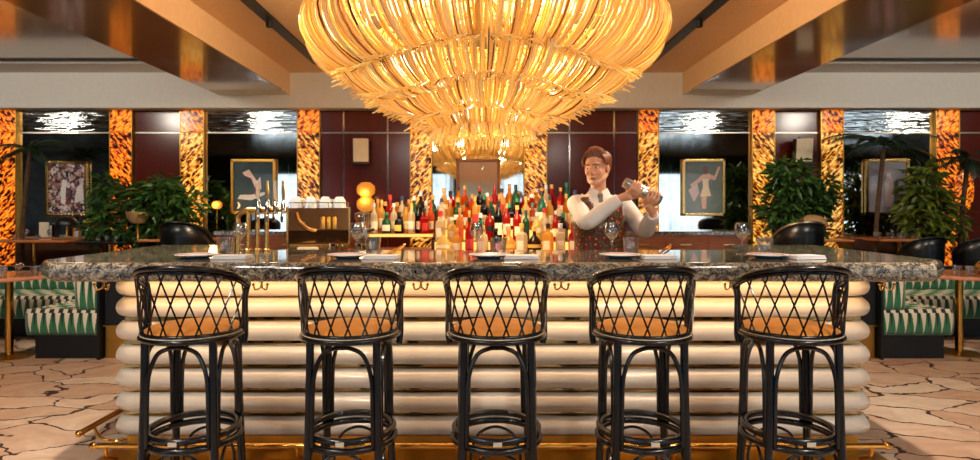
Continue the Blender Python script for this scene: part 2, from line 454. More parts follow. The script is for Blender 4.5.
def tag(o, label, cat, group=None):
    o['label'] = label; o['category'] = cat
    if group: o['group'] = group
    return o
def struct(o): o['kind'] = 'structure'; return o
KIDS = {}
def kids(root): return [c for c in bpy.data.objects if c.parent == root]
def dup(root, loc, rz=0.0, label=None, group=None, scale=None):
    r = root.copy(); COL.objects.link(r); r.location = loc; r.rotation_euler = (0, 0, rz)
    if label: r['label'] = label
    if group: r['group'] = group
    if scale: r.scale = scale
    def rec(src, dst):
        for ch in KIDS.setdefault(src.name, kids(src)):
            c = ch.copy(); COL.objects.link(c); c.parent = dst; rec(ch, c)
    rec(root, r)
    return r
def at(px, py, Y): return Vector(((px - VX) * Y / F, Y, EYE - (py - VY) * Y / F))
def ordinal(k): return ['first', 'second', 'third', 'fourth', 'fifth', 'sixth', 'seventh', 'eighth', 'ninth', 'tenth', 'eleventh', 'twelfth', 'thirteenth', 'fourteenth', 'fifteenth', 'sixteenth', 'seventeenth', 'eighteenth', 'nineteenth', 'twentieth'][k]

# ================================================================== ROOM SHELL
XL, XR, YB = -12.0, 16.0, 9.2
ZC = 3.43
struct(MB().box(((XL + XR) / 2, (REAR + YB) / 2, -0.05), (XR - XL + 0.4, YB - REAR + 0.4, 0.1)).build('floor', M['floor'], smooth=False))
struct(MB().box(((XL + XR) / 2, YB + 0.11, 1.85), (XR - XL, 0.2, 3.9)).build('wall_back', M['wall_dark'], smooth=False))
struct(MB().box((XL - 0.1, (REAR + YB) / 2, 1.85), (0.2, YB - REAR, 3.9)).build('wall_left', M['wall_rear'], smooth=False))
struct(MB().box((XR + 0.1, (REAR + YB) / 2, 1.85), (0.2, YB - REAR, 3.9)).build('wall_right', M['wall_rear'], smooth=False))
rw = MB()                                   # rear wall with its window openings
edges = [XL] + [e for wx, ww in WINDOWS for e in (wx - ww / 2, wx + ww / 2)] + [XR]
for a, b in zip(edges[0::2], edges[1::2]): rw.box(((a + b) / 2, REAR - 0.1, 1.85), (b - a, 0.2, 3.9))
for wx, ww in WINDOWS:
    rw.box((wx, REAR - 0.1, 0.15), (ww, 0.2, 0.5)); rw.box((wx, REAR - 0.1, 3.45), (ww, 0.2, 0.7))
struct(rw.build('wall_front', M['wall_rear'], smooth=False))
for k, (wx, ww) in enumerate(WINDOWS):
    w = MB()
    for x in (wx - ww / 2 + 0.03, wx, wx + ww / 2 - 0.03): w.box((x, REAR - 0.12, 1.75), (0.06, 0.06, 2.7))
    for z in (0.43, 2.2, 3.07): w.box((wx, REAR - 0.12, z), (ww, 0.05, 0.06))
    wo = struct(w.build('window_%d' % (k + 1), M['header_white'], smooth=False))
    c = MB(); n = int(ww * 26); top, bot = [], []
    for i in range(n + 1):
        x = wx - ww / 2 - 0.1 + (ww + 0.2) * i / n; y = REAR + 0.14 + 0.04 * math.sin(i * 1.55) + 0.015 * math.sin(i * 0.6)
        top.append(c.bm.verts.new((x, y, 3.1))); bot.append(c.bm.verts.new((x, y, 0.12)))
    for i in range(n): c.bm.faces.new((bot[i], bot[i + 1], top[i + 1], top[i]))
    c.build('curtain', M['sheer'], wo)
    v = MB()
    for i in range(int((ww + 0.5) / 0.12)):
        v.tube([(wx - ww / 2 - 0.2 + i * 0.12, REAR + 0.16, 3.25), (wx - ww / 2 - 0.2 + i * 0.12, REAR + 0.17, 2.75)], 0.062, 8)
    v.build('valance', M['valance'], wo)
# ceiling: tan coffer in the middle, glossy brown bays outside the beams
BI_L, BO_L, BI_R, BO_R = -2.84, -3.91, 3.0, 4.03
ZB = 3.10
yc, yl = (REAR + 8.95) / 2, 8.95 - REAR
struct(MB().box(((BI_L + BI_R) / 2, yc, ZC + 0.05), (BI_R - BI_L + 0.1, yl, 0.1)).build('ceiling', M['tan_ceiling'], smooth=False))
struct(MB().box(((XL + BO_L) / 2, (REAR + 8.05) / 2, ZC + 0.05), (BO_L - XL, 8.05 - REAR, 0.1)).build('ceiling_left', M['brown_gloss'], smooth=False))
struct(MB().box(((XR + BO_R) / 2, (REAR + 8.05) / 2, ZC + 0.05), (XR - BO_R, 8.05 - REAR, 0.1)).build('ceiling_right', M['brown_gloss'], smooth=False))
for nm, a, b in (('trim_1', XL, BO_L), ('trim_2', BO_R, XR)):       # plaster strip and black air slot by the header
    s = struct(MB().box(((a + b) / 2, 8.66, ZC + 0.05), (b - a, 0.6, 0.1)).build(nm, M['header_white'], smooth=False))
    MB().box(((a + b) / 2, 8.2, ZC + 0.09), (b - a, 0.34, 0.1)).build('air_slot', M['slot'], s, smooth=False)
struct(MB().box(((XL + XR) / 2, 9.06, 3.2), (XR - XL, 0.26, 0.59), bevel=0.006).build('trim_3', M['header_white'], smooth=False))
for nm, a, b in (('beam_left', BO_L, BI_L), ('beam_right', BI_R, BO_R)):
    bm_ = MB().box(((a + b) / 2, yc, (ZB + 0.012 + ZC + 0.06) / 2), (b - a, yl, ZC + 0.06 - ZB - 0.012))
    o = struct(bm_.build(nm, M['tan_ceiling'], smooth=False))
    MB().box(((a + b) / 2, (REAR + 8.55) / 2, ZB + 0.006), (b - a - 0.002, 8.55 - REAR, 0.012)).build('soffit_panel', M['brown_gloss'], o, smooth=False)
    MB().box(((a + b) / 2, 8.75, ZB + 0.006), (b - a - 0.002, 0.4, 0.012)).build('soffit_reflection', M['header_white'], o, smooth=False)  # pale end panel paints the header's reflection on the glossy soffit
for nm, x in (('left', -2.26), ('right', 2.33)):
    t = thing('lighting_track', 'black recessed lighting track in tan ceiling %s of the chandelier' % nm, 'track light', (x, 2.0, ZC), 0, 'ceiling tracks')
    MB().box((0, 0, -0.012), (0.13, 12.7, 0.024), bevel=0.004).build('rail', M['slot'], t)
    for y in (-0.6, 0.9, 2.4, 4.4):
        MB().lathe([(0, 0), (0.035, 0), (0.035, -0.07), (0.028, -0.07), (0.026, -0.05), (0, -0.05)], (0, y, -0.024), 16).build('spotlight_head', M['black'], t)
for x, sgn in ((-2.26, -1), (2.33, 1)):
    spot('track_and_fill_spot', (x, 1.4, ZC - 0.12), (x * 0.55, 2.9, 0.6), 70, (1.0, 0.86, 0.70), 75)
    spot('track_and_fill_spot', (x, 2.9, ZC - 0.12), (x * 1.7, 3.6, 0.0), 380, (1.0, 0.82, 0.64), 95)
    spot('track_and_fill_spot', (x, 4.4, ZC - 0.12), (x * 0.35, 4.6, 1.1), 240, (1.0, 0.82, 0.60), 70)
    spot('track_and_fill_spot', (x, 6.4, ZC - 0.12), (x * 1.6, 7.6, 0.7), 260, (1.0, 0.80, 0.58), 80)

for x in (-2.26, 2.33):                        # added fill spots without track heads, turned to the bar front
    spot('track_and_fill_spot', (x, -0.6, ZC - 0.12), (x * 0.3, 3.2, 0.5), 190, (1.0, 0.93, 0.84), 80, 0.9, 0.2)
    spot('track_and_fill_spot', (x, 0.9, ZC - 0.12), (x * 0.9, 3.2, 0.7), 90, (1.0, 0.93, 0.84), 80, 0.9, 0.2)
for x in (-9.0, -6.6, -4.7, 4.8, 6.8, 9.2):     # added fill spots, out of view, brightening header and back wall
    spot('header_fill_spot', (x, 5.3, ZC - 0.03), (x, 9.1, 2.0), 200, (1.0, 0.90, 0.76), 100, 0.8, 0.22)
    struct(MB().lathe([(0.05, 0), (0.07, 0), (0.07, -0.008), (0.05, -0.008)], (x, 5.3, ZC), 20).build('ceiling_fill_ring', M['slot']))  # invented fixture ring around each added spot
# ---- back wall fittings
YW = YB
SW = YW / F
def wx_(px): return (px - VX) * SW
ZL, ZM, ZT = 0.62, 2.566, 2.92
COLS = [(-22, 20), (113, 135), (183, 206), (299, 321), (411, 432), (524, 546), (637, 657), (750, 772), (818, 840), (932, 955)]
COLS[0] = (-2, 20)
cname = ['at far left edge', 'left of the left ficus', 'right of the left ficus', 'left of the left lacquer wall', 'behind the bottles, left', 'behind the bottles, right', 'behind the cocktail shaker',
         'left of the right ficus', 'right of the right ficus', 'beside the far right palm']
for k, (a, b) in enumerate(COLS):
    deep = k in (0, 1, 9)
    t = thing('painted_glow_pilaster', 'amber tortoiseshell pilaster with painted glow ' + cname[k], 'column', ((wx_(a) + wx_(b)) / 2, YW, 0), 0, 'amber pilasters on the back wall')
    w = wx_(b) - wx_(a)
    low = MB().box((0, -0.04, (0.5 + ZM) / 2), (w - 0.012, 0.08, ZM - 0.5 - 0.012), bevel=0.004)
    flip = k % 2
    low.build('shaft', M['amber_deep_flip' if flip else 'amber_deep'] if deep else M['amber_flip' if flip else 'amber'], t)
    MB().box((0, -0.04, (ZM + ZT) / 2), (w - 0.012, 0.08, ZT - ZM - 0.012), bevel=0.004).build('capital_block', M['amber_deep' if flip else 'amber_deep_flip'], t)
    for s in (-1, 1): MB().box((s * w / 2, -0.045, (0.5 + ZT) / 2), (0.012, 0.09, ZT - 0.5)).build('edge_strip', M['brass_soft'], t)
MIRR = [(20, 113), (206, 299), (432, 524), (657, 750), (840, 932)]
mname = ['behind the sports collage picture', 'behind the dark teal picture', 'behind the bottles', 'right of the bartender', 'behind the grey picture at right']
for k, (a, b) in enumerate(MIRR):
    t = thing('mirror_panel', 'antique mirror panel ' + mname[k], 'mirror', ((wx_(a) + wx_(b)) / 2, YW, 0), 0, 'antique mirrors on the back wall')
    w = wx_(b) - wx_(a)
    MB().box((0, -0.012, (ZL + ZM) / 2), (w - 0.016, 0.024, ZM - ZL - 0.02), bevel=0.004).build('lower_pane', M['mirror'], t)
    MB().box((0, -0.012, (ZM + ZT) / 2), (w - 0.016, 0.024, ZT - ZM - 0.02), bevel=0.004).build('upper_pane', M['mirror_wavy'], t)
    MB().box((0, -0.02, ZM), (w - 0.016, 0.03, 0.02)).build('joint_strip', M['steel'], t)
REDS = [(-44, -2), (135, 183), (321, 411), (546, 637), (772, 818), (955, 1010)]
rname = ['at far left edge', 'above the left ficus', 'behind the coffee machine', 'behind the bartender', 'behind the right ficus', 'at far right edge']
for k, (a, b) in enumerate(REDS):
    t = thing('lacquer_panel', 'dark red lacquer wall panel ' + rname[k], 'wall panel', ((wx_(a) + wx_(b)) / 2, YW, 0), 0, 'dark red lacquer panels')
    w = wx_(b) - wx_(a)
    MB().box((0, -0.012, (ZL + ZM) / 2), (w - 0.016, 0.024, ZM - ZL - 0.02), bevel=0.003).build('lower_sheet', M['lacquer_red'], t)
    MB().box((0, -0.012, (ZM + ZT) / 2), (w - 0.016, 0.024, ZT - ZM - 0.02), bevel=0.003).build('upper_sheet', M['lacquer_red'], t)
    MB().box((0, -0.02, ZM), (w - 0.016, 0.03, 0.018)).build('joint_strip', M['steel'], t)
    if w > 1.0:
        for s in (-1, 1): MB().box((s * 0.245 * w, -0.02, (ZL + ZT) / 2), (0.022, 0.03, ZT - ZL)).build('bright_strip', M['chrome'], t)

# raised seating platform along the back wall
for nm, a, b in (('floor_left', XL, -2.35), ('floor_right', 2.4, XR)):
    struct(MB().box(((a + b) / 2, 8.4, 0.125), (b - a, 1.6, 0.25), bevel=0.01).build(nm, M['floor'], smooth=False))
# ================================================================== THE BAR
ZTOP = 1.12
t = thing('countertop', 'thick grey brown marble bar counter with rounded edge behind the stools', 'bar counter', (0, 0, 0))
poly = [(-2.16, 3.0), (2.28, 3.0), (2.47, 3.2), (2.56, 4.6), (1.86, 4.6), (1.72, 3.95), (-1.64, 3.95), (-1.76, 4.6), (-2.46, 4.6), (-2.35, 3.2)]
MB().prism(poly, 1.022, ZTOP, bevel=0.036).build('slab', M['marble'], t)
for px in (104, 262, 421, 561, 730, 884):
    x = (px - VX) / 194.0
    h = MB()
    h.lathe([(0, 0), (0.016, 0), (0.016, -0.008), (0, -0.008)], (x, 3.09, 1.022), 12)
    for s in (-1, 1):
        h.tube(catmull([(x, 3.09, 1.014), (x + s * 0.006, 3.085, 0.985), (x + s * 0.028, 3.075, 0.978), (x + s * 0.036, 3.07, 1.0)], 5), 0.005, 8)
        h.ball((x + s * 0.036, 3.07, 1.003), 0.008, 8, 6)
    h.build('bag_hook', M['gold'], t)
bb = thing('tube_clad_bar', 'bar base clad in stacked white opal tubes over brass', 'bar base', (0, 0, 0))
XBL, XBR = -1.985, 2.115
MB().box(((XBL + XBR) / 2, 3.62, 0.58), (XBR - XBL - 0.03, 0.6, 0.882)).build('brass_backing', M['brass_mirror'], bb, smooth=False)
MB().box(((XBL + XBR) / 2, 3.62, 0.069), (XBR - XBL - 0.07, 0.62, 0.138)).build('plinth', M['brass_soft'], bb, smooth=False)
MB().box(((XBL + XBR) / 2, 3.2, 0.03), (XBR - XBL + 0.1, 0.24, 0.06), bevel=0.006).build('brass_step', M['brass_soft'], bb, smooth=False)
for z in (0.2, 0.33, 0.46, 0.59, 0.72, 0.85, 0.965):
    path = [(XBL, 4.3, z), (XBL, 3.37, z), (XBL + 0.02, 3.325, z), (XBL + 0.07, 3.3, z), (XBR - 0.07, 3.3, z), (XBR - 0.02, 3.325, z), (XBR, 3.37, z), (XBR, 4.3, z)]
    MB().tube(path, 0.0525, 20).build('opal_tube', M['tube_white'], bb)
rl = MB().tube([(-2.0, 3.1, 0.167), (2.1, 3.1, 0.167)], 0.015, 12)
for x in (-2.0, 2.1): rl.ball((x, 3.1, 0.167), (0.026, 0.02, 0.02), 12, 8)
r_ = rl.build('foot_rail', M['brass'], bb)
for x in (-1.94, -0.95, 0.0, 1.0, 2.02):
    MB().tube(catmull([(x, 3.1, 0.165), (x, 3.11, 0.11), (x, 3.18, 0.075), (x, 3.2, 0.055)], 5), 0.009, 8).build('rail_bracket', M['brass'], r_)
rl = MB().tube([(-2.13, 3.18, 0.2), (-2.13, 4.3, 0.2)], 0.016, 12).ball((-2.13, 3.18, 0.2), 0.019, 12, 8)
r_ = rl.build('side_foot_rail', M['brass'], bb)
MB().tube(catmull([(-2.13, 3.3, 0.2), (-2.12, 3.33, 0.13), (-2.06, 3.36, 0.09), (-1.99, 3.38, 0.1)], 5), 0.008, 8).build('rail_bracket', M['brass'], r_)
MB().box(((XBL + XBR) / 2, 3.22, 1.017), (XBR - XBL, 0.02, 0.008)).build('led_strip', M['led'], bb)
area('counter_led', ((XBL + XBR) / 2, 3.12, 1.008), (math.radians(22), 0, 0), XBR - XBL, 0.03, 11, (1.0, 0.58, 0.26))
# rear of the bar: dark cabinet ends with brass side panels, seen at both ends of the tubes
for nm, x, xs in (('left', -3.42, 0), ('right', 3.59, 0)):
    t = thing('end_cabinet', 'low dark cabinet with brass base between bar and %s banquette' % nm, 'cabinet', (x, 6.0, 0), 0)
    MB().box((0, 0, 0.56), (0.19, 0.8, 0.5), bevel=0.004).build('body', M['darknavy'], t, smooth=False)
    MB().box((0, -0.01, 0.305), (0.2, 0.82, 0.01)).build('ledge', M['brass_soft'], t, smooth=False)
    MB().box((0, 0.0, 0.15), (0.18, 0.79, 0.3)).build('kick_panel', M['brass_soft'], t, smooth=False)
# ---- back bar stations
ZS = 1.0
t = thing('back_bar_counter', 'wooden work counter behind the bar with the bottle steps on it', 'counter', (0, 0, 0))
MB().box((0.05, 5.45, ZS - 0.02), (4.0, 1.5, 0.04), bevel=0.006).build('worktop', M['wood'], t, smooth=False)
MB().box((0.05, 5.5, 0.48), (3.9, 1.36, 0.96)).build('cabinet_body', M['wood_dark'], t, smooth=False)
# lit bottle steps in the middle
sx0, sx1 = at(438, 0, 5).x, at(584, 0, 5).x
STEPS = [(4.93, 1.03, 'lowest'), (5.13, 1.125, 'second'), (5.33, 1.22, 'third'), (5.53, 1.315, 'top')]
t = thing('bottle_steps', 'lit stepped bottle display in the middle of the back bar', 'shelf', ((sx0 + sx1) / 2, 0, 0))
w = sx1 - sx0 + 0.08
for y, z, nm in STEPS:
    s = MB().box((0, y, (ZS + z) / 2 + .0005), (w + (y - 4.93) * 0.05, 0.2, z - ZS), bevel=0.003).build('step', M['wood_dark'], t, smooth=False)
    MB().box((0, y - 0.102, z - (0.018 if nm == 'lowest' else 0.05)), (w - 0.02, 0.006, 0.028 if nm == 'lowest' else 0.085)).build('lit_front', M['shelf_glow'], s, smooth=False)
# left and right lit glass shelves with more bottles
lx0, lx1 = at(372, 0, 5.3).x, at(434, 0, 5.3).x
t = thing('bottle_shelf', 'low gold lit shelf of bottles left of the stepped display', 'shelf', ((lx0 + lx1) / 2, 5.4, ZS))
MB().box((0, 0, 0.165), (lx1 - lx0 + 0.02, 0.44, 0.03), bevel=0.004).build('shelf_board', M['wood'], t, smooth=False)
MB().box((0, -0.222, 0.165), (lx1 - lx0 + 0.0, 0.006, 0.024)).build('lit_front', M['shelf_glow'], t, smooth=False)
for s in (-1, 1): MB().box((s * (lx1 - lx0) / 2, 0, 0.075), (0.03, 0.4, 0.15)).build('upright', M['wood_dark'], t, smooth=False)
rx0, rx1 = at(655, 0, 5.3).x, at(762, 0, 5.3).x
for nm, x0, x1, lab in (('waiter_station', at(196, 0, 5.6).x, at(334, 0, 5.6).x, 'long wooden side station behind the beer taps'),
                        ('waiter_station', at(655, 0, 5.6).x, at(768, 0, 5.6).x, 'long wooden side station right of the bartender')):
    t = thing(nm, lab, 'counter', ((x0 + x1) / 2, 6.6, 0))
    W = x1 - x0 + 0.3
    MB().box((0, 0, 1.14), (W, 0.6, 0.04), bevel=0.004).build('worktop', M['marble'], t, smooth=False)
    MB().box((0, 0, 0.56), (W - 0.04, 0.56, 1.12)).build('body', M['wood'], t, smooth=False)
    for k in range(3): 
        d = MB().box((-W / 2 + W * (k + 0.5) / 3, -0.286, 1.02), (W / 3 - 0.05, 0.012, 0.12), bevel=0.003).build('drawer', M['wood'], t, smooth=False)
        MB().box((-W / 2 + W * (k + 0.5) / 3, -0.3, 1.02), (0.12, 0.016, 0.012)).build('handle', M['gold'], d, smooth=False)

# ---- beer tap tower
t = thing('beer_tap_tower', 'gold beer tap tower with four tall handles at left of the counter', 'beer tap', (at(262, 0, 3.85).x, 3.85, ZTOP))
s_ = 3.85 / F
X0, X1 = -21 * s_, 26 * s_; ZR = 0.262
MB().tube(catmull([(X0 - 0.02, 0, 0), (X0 - 0.02, 0, 0.15), (X0 - 0.018, 0, 0.225), (X0 + 0.03, 0, ZR), (X0 + 0.09, 0, ZR + 0.004), (X1, 0, ZR + 0.008)], 6), 0.017, 12).build('rail_pipe', M['gold'], t)
for x in (X0 + 0.045, X0 + 0.105, X0 + 0.165):
    MB().tube([(x, 0, 0), (x, 0, ZR)], 0.014, 12).lathe([(0, 0), (0.026, 0), (0.026, 0.012), (0.014, 0.02)], (x, 0, 0), 14).build('post', M['gold'], t)
for k, x in enumerate((-2 * s_, 7 * s_, 15 * s_, 23 * s_)):
    f = MB().lathe([(0, -0.03), (0.016, -0.03), (0.016, 0.03), (0.010, 0.045), (0.010, 0.06), (0, 0.06)], (x, -0.03, ZR + 0.01), 12)
    f.tube(catmull([(x, -0.04, ZR - 0.01), (x, -0.06, ZR - 0.03), (x, -0.062, ZR - 0.075)], 4), [0.009] * 8 + [0.007], 8)
    fo = f.build('faucet', M['chrome'], t)
    MB().tube([(x, -0.03, ZR + 0.065), (x, -0.032, ZR + 0.11), (x, -0.036, ZR + 0.19)], [0.007, 0.012, 0.009], 10).build('tap_handle', M['gold'] if k % 2 else M['paper'], fo)

# ---- espresso machine with cups on top, grinder
ex = at(318, 0, 5.05); 
t = thing('espresso_machine', 'bronze mirrored espresso machine with cups on its roof', 'coffee machine', (ex.x, 5.05, ZS), 0.30)
W2 = 0.235
MB().prism([(-0.17, 0.0), (0.17, 0.0), (0.2, 0.16), (0.15, 0.34), (-0.17, 0.34), (-0.2, 0.16)], -W2, W2).xform(Matrix.Translation((0, 0, 0.06)) @ Euler((PI / 2, 0, PI / 2)).to_matrix().to_4x4()).build('body', M['bronze_mirror'], t, smooth=False)
for s in (-1, 1):
    MB().box((s * (W2 + 0.008), 0, 0.24), (0.018, 0.38, 0.34), bevel=0.006).build('side_panel', M['gold'], t)
    for y in (-0.14, 0.14): MB().lathe([(0, 0), (0.024, 0), (0.018, 0.075), (0, 0.075)], (s * 0.2, y, 0), 12).build('foot', M['black'], t)
MB().box((0, -0.17, 0.215), (0.44, 0.03, 0.03), bevel=0.008).build('trim_bar', M['gold'], t)
MB().box((0, -0.16, 0.085), (0.46, 0.10, 0.05), bevel=0.006).build('drip_tray', M['gold'], t)
for k in range(3):
    x = 0.03 + k * 0.045
    MB().lathe([(0, 0), (0.02, 0), (0.02, 0.09), (0.015, 0.1), (0, 0.1)], (x, -0.2, 0.23), 12).build('group_head', M['brass_soft'], t)
MB().tube(catmull([(-0.17, -0.19, 0.36), (-0.15, -0.22, 0.30), (-0.09, -0.22, 0.24), (-0.02, -0.215, 0.22)], 6), 0.016, 10).build('steam_wand', M['gold'], t)
rail = MB()
for z in (0.445,): rail.tube([(-W2, -0.16, z), (W2, -0.16, z), (W2, 0.16, z), (-W2, 0.16, z)], 0.004, 8, closed=True)
for x in (-W2, -0.08, 0.08, W2): rail.tube([(x, -0.16, 0.40), (x, -0.16, 0.445)], 0.004, 8)
rail.build('cup_rail', M['chrome'], t)
cupm = [(0, 0.0), (0.022, 0.0), (0.038, 0.018), (0.044, 0.055), (0.041, 0.055), (0.034, 0.02), (0, 0.008)]
cup0 = None
CUPN = ['leftmost front', 'second front', 'third front', 'rightmost front', 'leftmost rear', 'second rear', 'third rear', 'rightmost rear']
for k in range(8):
    ux, uy = -0.174 + (k % 4) * 0.116, -0.085 + (k // 4) * 0.13
    x = ex.x + ux * math.cos(.3) - uy * math.sin(.3); y = 5.05 + ux * math.sin(.3) + uy * math.cos(.3)
    lab = '%s white coffee cup upside down on the espresso machine' % CUPN[k]
    if cup0 is None:
        cup0 = thing('coffee_cup', lab, 'cup', (x, y, ZS + 0.402), 0, 'cups on the espresso machine')
        MB().lathe([(r, 0.055 - z) for r, z in cupm], (0, 0, 0.0), 18).build('bowl', M['porcelain'], cup0)
        MB().tube(catmull([(0.038, 0, 0.012), (0.058, 0, 0.014), (0.058, 0, 0.036), (0.033, 0, 0.04)], 4), 0.005, 6).build('handle', M['porcelain'], cup0)
        cup0.scale = (1.22, 1.22, 1.7)
    else: dup(cup0, (x, y, ZS + 0.402), 0.4 * k, lab)
gx = at(362, 0, 5.15)
t = thing('coffee_grinder', 'steel coffee grinder beside the espresso machine', 'grinder', (gx.x, 5.2, ZS), 0)
MB().box((0, 0.01, 0.12), (0.11, 0.15, 0.24), bevel=0.02).build('body', M['chrome'], t)
MB().lathe([(0, 0), (0.05, 0.0), (0.075, 0.08), (0.075, 0.11), (0.05, 0.13), (0, 0.135)], (0, 0, 0.24), 18).build('hopper', M['glass_thick'], t)
MB().box((0, -0.09, 0.16), (0.04, 0.06, 0.03), bevel=0.006).build('dosing_spout', M['steel'], t)
MB().tube([(0.05, -0.06, 0.2), (0.11, -0.1, 0.22)], [0.006, 0.012], 8).build('lever', M['black'], t)
# milk pitchers
for k, px in enumerate((336, 361)):
    p = at(px, 0, 4.95)
    t = thing('milk_pitcher', 'steel milk pitcher %s the grinder' % ('left of' if k == 0 else 'right of'), 'pitcher', (p.x, 4.85, ZS), 0.6 * k)
    MB().lathe([(0, 0), (0.045, 0), (0.048, 0.03), (0.036, 0.09), (0.04, 0.115), (0.037, 0.115), (0.033, 0.09), (0.044, 0.03), (0, 0.006)], (0, 0, 0), 18).build('jug', M['chrome'], t)
    MB().tube(catmull([(0.04, 0, 0.1), (0.075, 0, 0.095), (0.075, 0, 0.04), (0.046, 0, 0.03)], 4), 0.006, 6).build('handle', M['chrome'], t)
for k, (px, W, H) in enumerate(((289, 0.13, 0.06), (308, 0.15, 0.085), (395, 0.16, 0.02))):
    p = at(px, 0, 4.8)
    if k < 2: tag(MB().box((0, 0, H / 2), (W, 0.10, H), bevel=0.008).build('napkin_box', M['paper'], None, (p.x, 4.8 , ZS)), ('smaller cream box under the taps', 'larger cream box of napkins under the espresso machine')[k], 'box')

# ---- bottles
def bottle_meshes(kind):
    """profile of the body, of the cap and of the label band, height about 0.3"""
    if kind == 'slender':   body = [(0, 0), (0.034, 0), (0.036, 0.006), (0.036, 0.17), (0.030, 0.2), (0.014, 0.225), (0.013, 0.27), (0, 0.27)]; cap = (0.0155, 0.262, 0.30); lab = (0.0368, 0.04, 0.12)
    elif kind == 'square':  body = [(0, 0), (0.044, 0), (0.046, 0.006), (0.046, 0.14), (0.038, 0.165), (0.016, 0.178), (0.015, 0.215), (0, 0.215)]; cap = (0.019, 0.208, 0.25); lab = (0.0468, 0.03, 0.105)
    elif kind == 'round':   body = [(0, 0), (0.036, 0), (0.06, 0.025), (0.066, 0.06), (0.056, 0.10), (0.026, 0.135), (0.015, 0.15), (0.014, 0.19), (0, 0.19)]; cap = (0.021, 0.184, 0.225); lab = (0.0665, 0.045, 0.075)
    elif kind == 'stout':   body = [(0, 0), (0.042, 0), (0.045, 0.006), (0.046, 0.09), (0.042, 0.125), (0.018, 0.15), (0.016, 0.185), (0, 0.185)]; cap = (0.02, 0.18, 0.21); lab = (0.047, 0.025, 0.085)
    elif kind == 'tall':    body = [(0, 0), (0.031, 0), (0.033, 0.006), (0.035, 0.2), (0.026, 0.24), (0.012, 0.262), (0.012, 0.30), (0, 0.30)]; cap = (0.0145, 0.292, 0.335); lab = (0.0356, 0.05, 0.15)
    elif kind == 'flask':   body = [(0, 0), (0.048, 0), (0.054, 0.01), (0.050, 0.11), (0.042, 0.15), (0.015, 0.17), (0.014, 0.20), (0, 0.20)]; cap = (0.018, 0.194, 0.235); lab = (0.0555, 0.03, 0.10)
    else:                   body = [(0, 0), (0.04, 0), (0.042, 0.006), (0.036, 0.06), (0.042, 0.13), (0.036, 0.17), (0.014, 0.195), (0.013, 0.235), (0, 0.235)]; cap = (0.017, 0.228, 0.265); lab = (0.042, 0.075, 0.12)
    return body, cap, lab
KINDS_ = ['slender', 'square', 'round', 'stout', 'tall', 'flask', 'waisted']
BM = {}
for kd in KINDS_:
    body, cap, lab = bottle_meshes(kd); n = 4 if kd == 'square' else 16
    b = MB().lathe(body, (0, 0, 0), 4 if kd == 'square' else 16)
    if kd == 'square': b.xform(Matrix.Rotation(PI / 4, 4, 'Z') @ Matrix.Diagonal((1.15, 1.15, 1, 1)))
    if kd == 'flask': b.xform(Matrix.Diagonal((1.0, 0.6, 1, 1)))
    c = MB().lathe([(0, cap[1]), (cap[0], cap[1]), (cap[0], cap[2] - 0.004), (cap[0] - 0.004, cap[2]), (0, cap[2])], (0, 0, 0), 12)
    l = MB()
    if kd == 'square': l.box((0, -0.0378, (lab[1] + lab[2]) / 2), (0.056, 0.003, lab[2] - lab[1]))
    elif kd == 'flask': l.box((0, -0.0325, (lab[1] + lab[2]) / 2), (0.052, 0.004, lab[2] - lab[1]))
    else:
        r = lab[0] + 0.0008
        A = [math.radians(-90 + a) for a in range(-62, 63, 12)]
        lo = [l.bm.verts.new((r * math.cos(a), r * math.sin(a), lab[1])) for a in A]; hi = [l.bm.verts.new((r * math.cos(a), r * math.sin(a), lab[2])) for a in A]
        for i in range(len(A) - 1): l.bm.faces.new((lo[i], lo[i + 1], hi[i + 1], hi[i]))
    BM[kd] = (b.mesh('bottle_' + kd), c.mesh('cap_' + kd), l.mesh('paper_' + kd))
def mat_liquor(name, c):
    t = NT(name); v = t.coords(); n = t.noise(v, 8, 2)
    cc = t.ramp(n, [(0.3, tuple(x * 0.8 for x in c[:3]) + (1,)), (0.7, c)])
    p = t.bsdf(cc, 0.06, Coat_Weight=0.6)
    tr = t.n('ShaderNodeBsdfTransparent'); t.l(cc, tr.inputs[0])
    tl = t.n('ShaderNodeBsdfTranslucent'); t.l(cc, tl.inputs[0])
    m1 = t.n('ShaderNodeMixShader', ins={0: 0.5}); t.l(p.outputs[0], m1.inputs[1]); t.l(tl.outputs[0], m1.inputs[2])
    m2 = t.n('ShaderNodeMixShader', ins={0: 0.35}); t.l(m1.outputs[0], m2.inputs[1]); t.l(tr.outputs[0], m2.inputs[2])
    return t.surf(m2.outputs[0])
LIQ = {n: mat_liquor('liquor_' + n.replace(' ', '_'), c) for n, c in {
    'amber': srgb(236, 150, 48), 'golden': srgb(250, 196, 96), 'clear': srgb(246, 226, 190), 'red': srgb(206, 34, 22), 'orange': srgb(240, 104, 26),
    'green': srgb(40, 110, 62), 'dark brown': srgb(60, 26, 14), 'black': srgb(20, 18, 18), 'teal': srgb(60, 150, 130), 'pale yellow': srgb(248, 222, 140), 'rose': srgb(226, 120, 96)}.items()}
CAPM = {n: simple('cap_' + n, c, 0.35, var=0.05) for n, c in {'black': srgb(22, 20, 20), 'gold': srgb(206, 156, 70), 'red': srgb(196, 32, 24), 'cork': srgb(190, 138, 84), 'silver': srgb(196, 196, 196), 'green': srgb(30, 120, 84), 'white': srgb(230, 224, 210), 'dark blue': srgb(30, 50, 90)}.items()}
LABM = {n: simple('paper_label_' + n, c, 0.7, var=0.08, nscale=60) for n, c in {'cream': srgb(236, 216, 174), 'white': srgb(236, 218, 186), 'red': srgb(190, 44, 34), 'black': srgb(30, 26, 26), 'yellow': srgb(238, 190, 80)}.items()}
PROTO = {}
nb = [0]
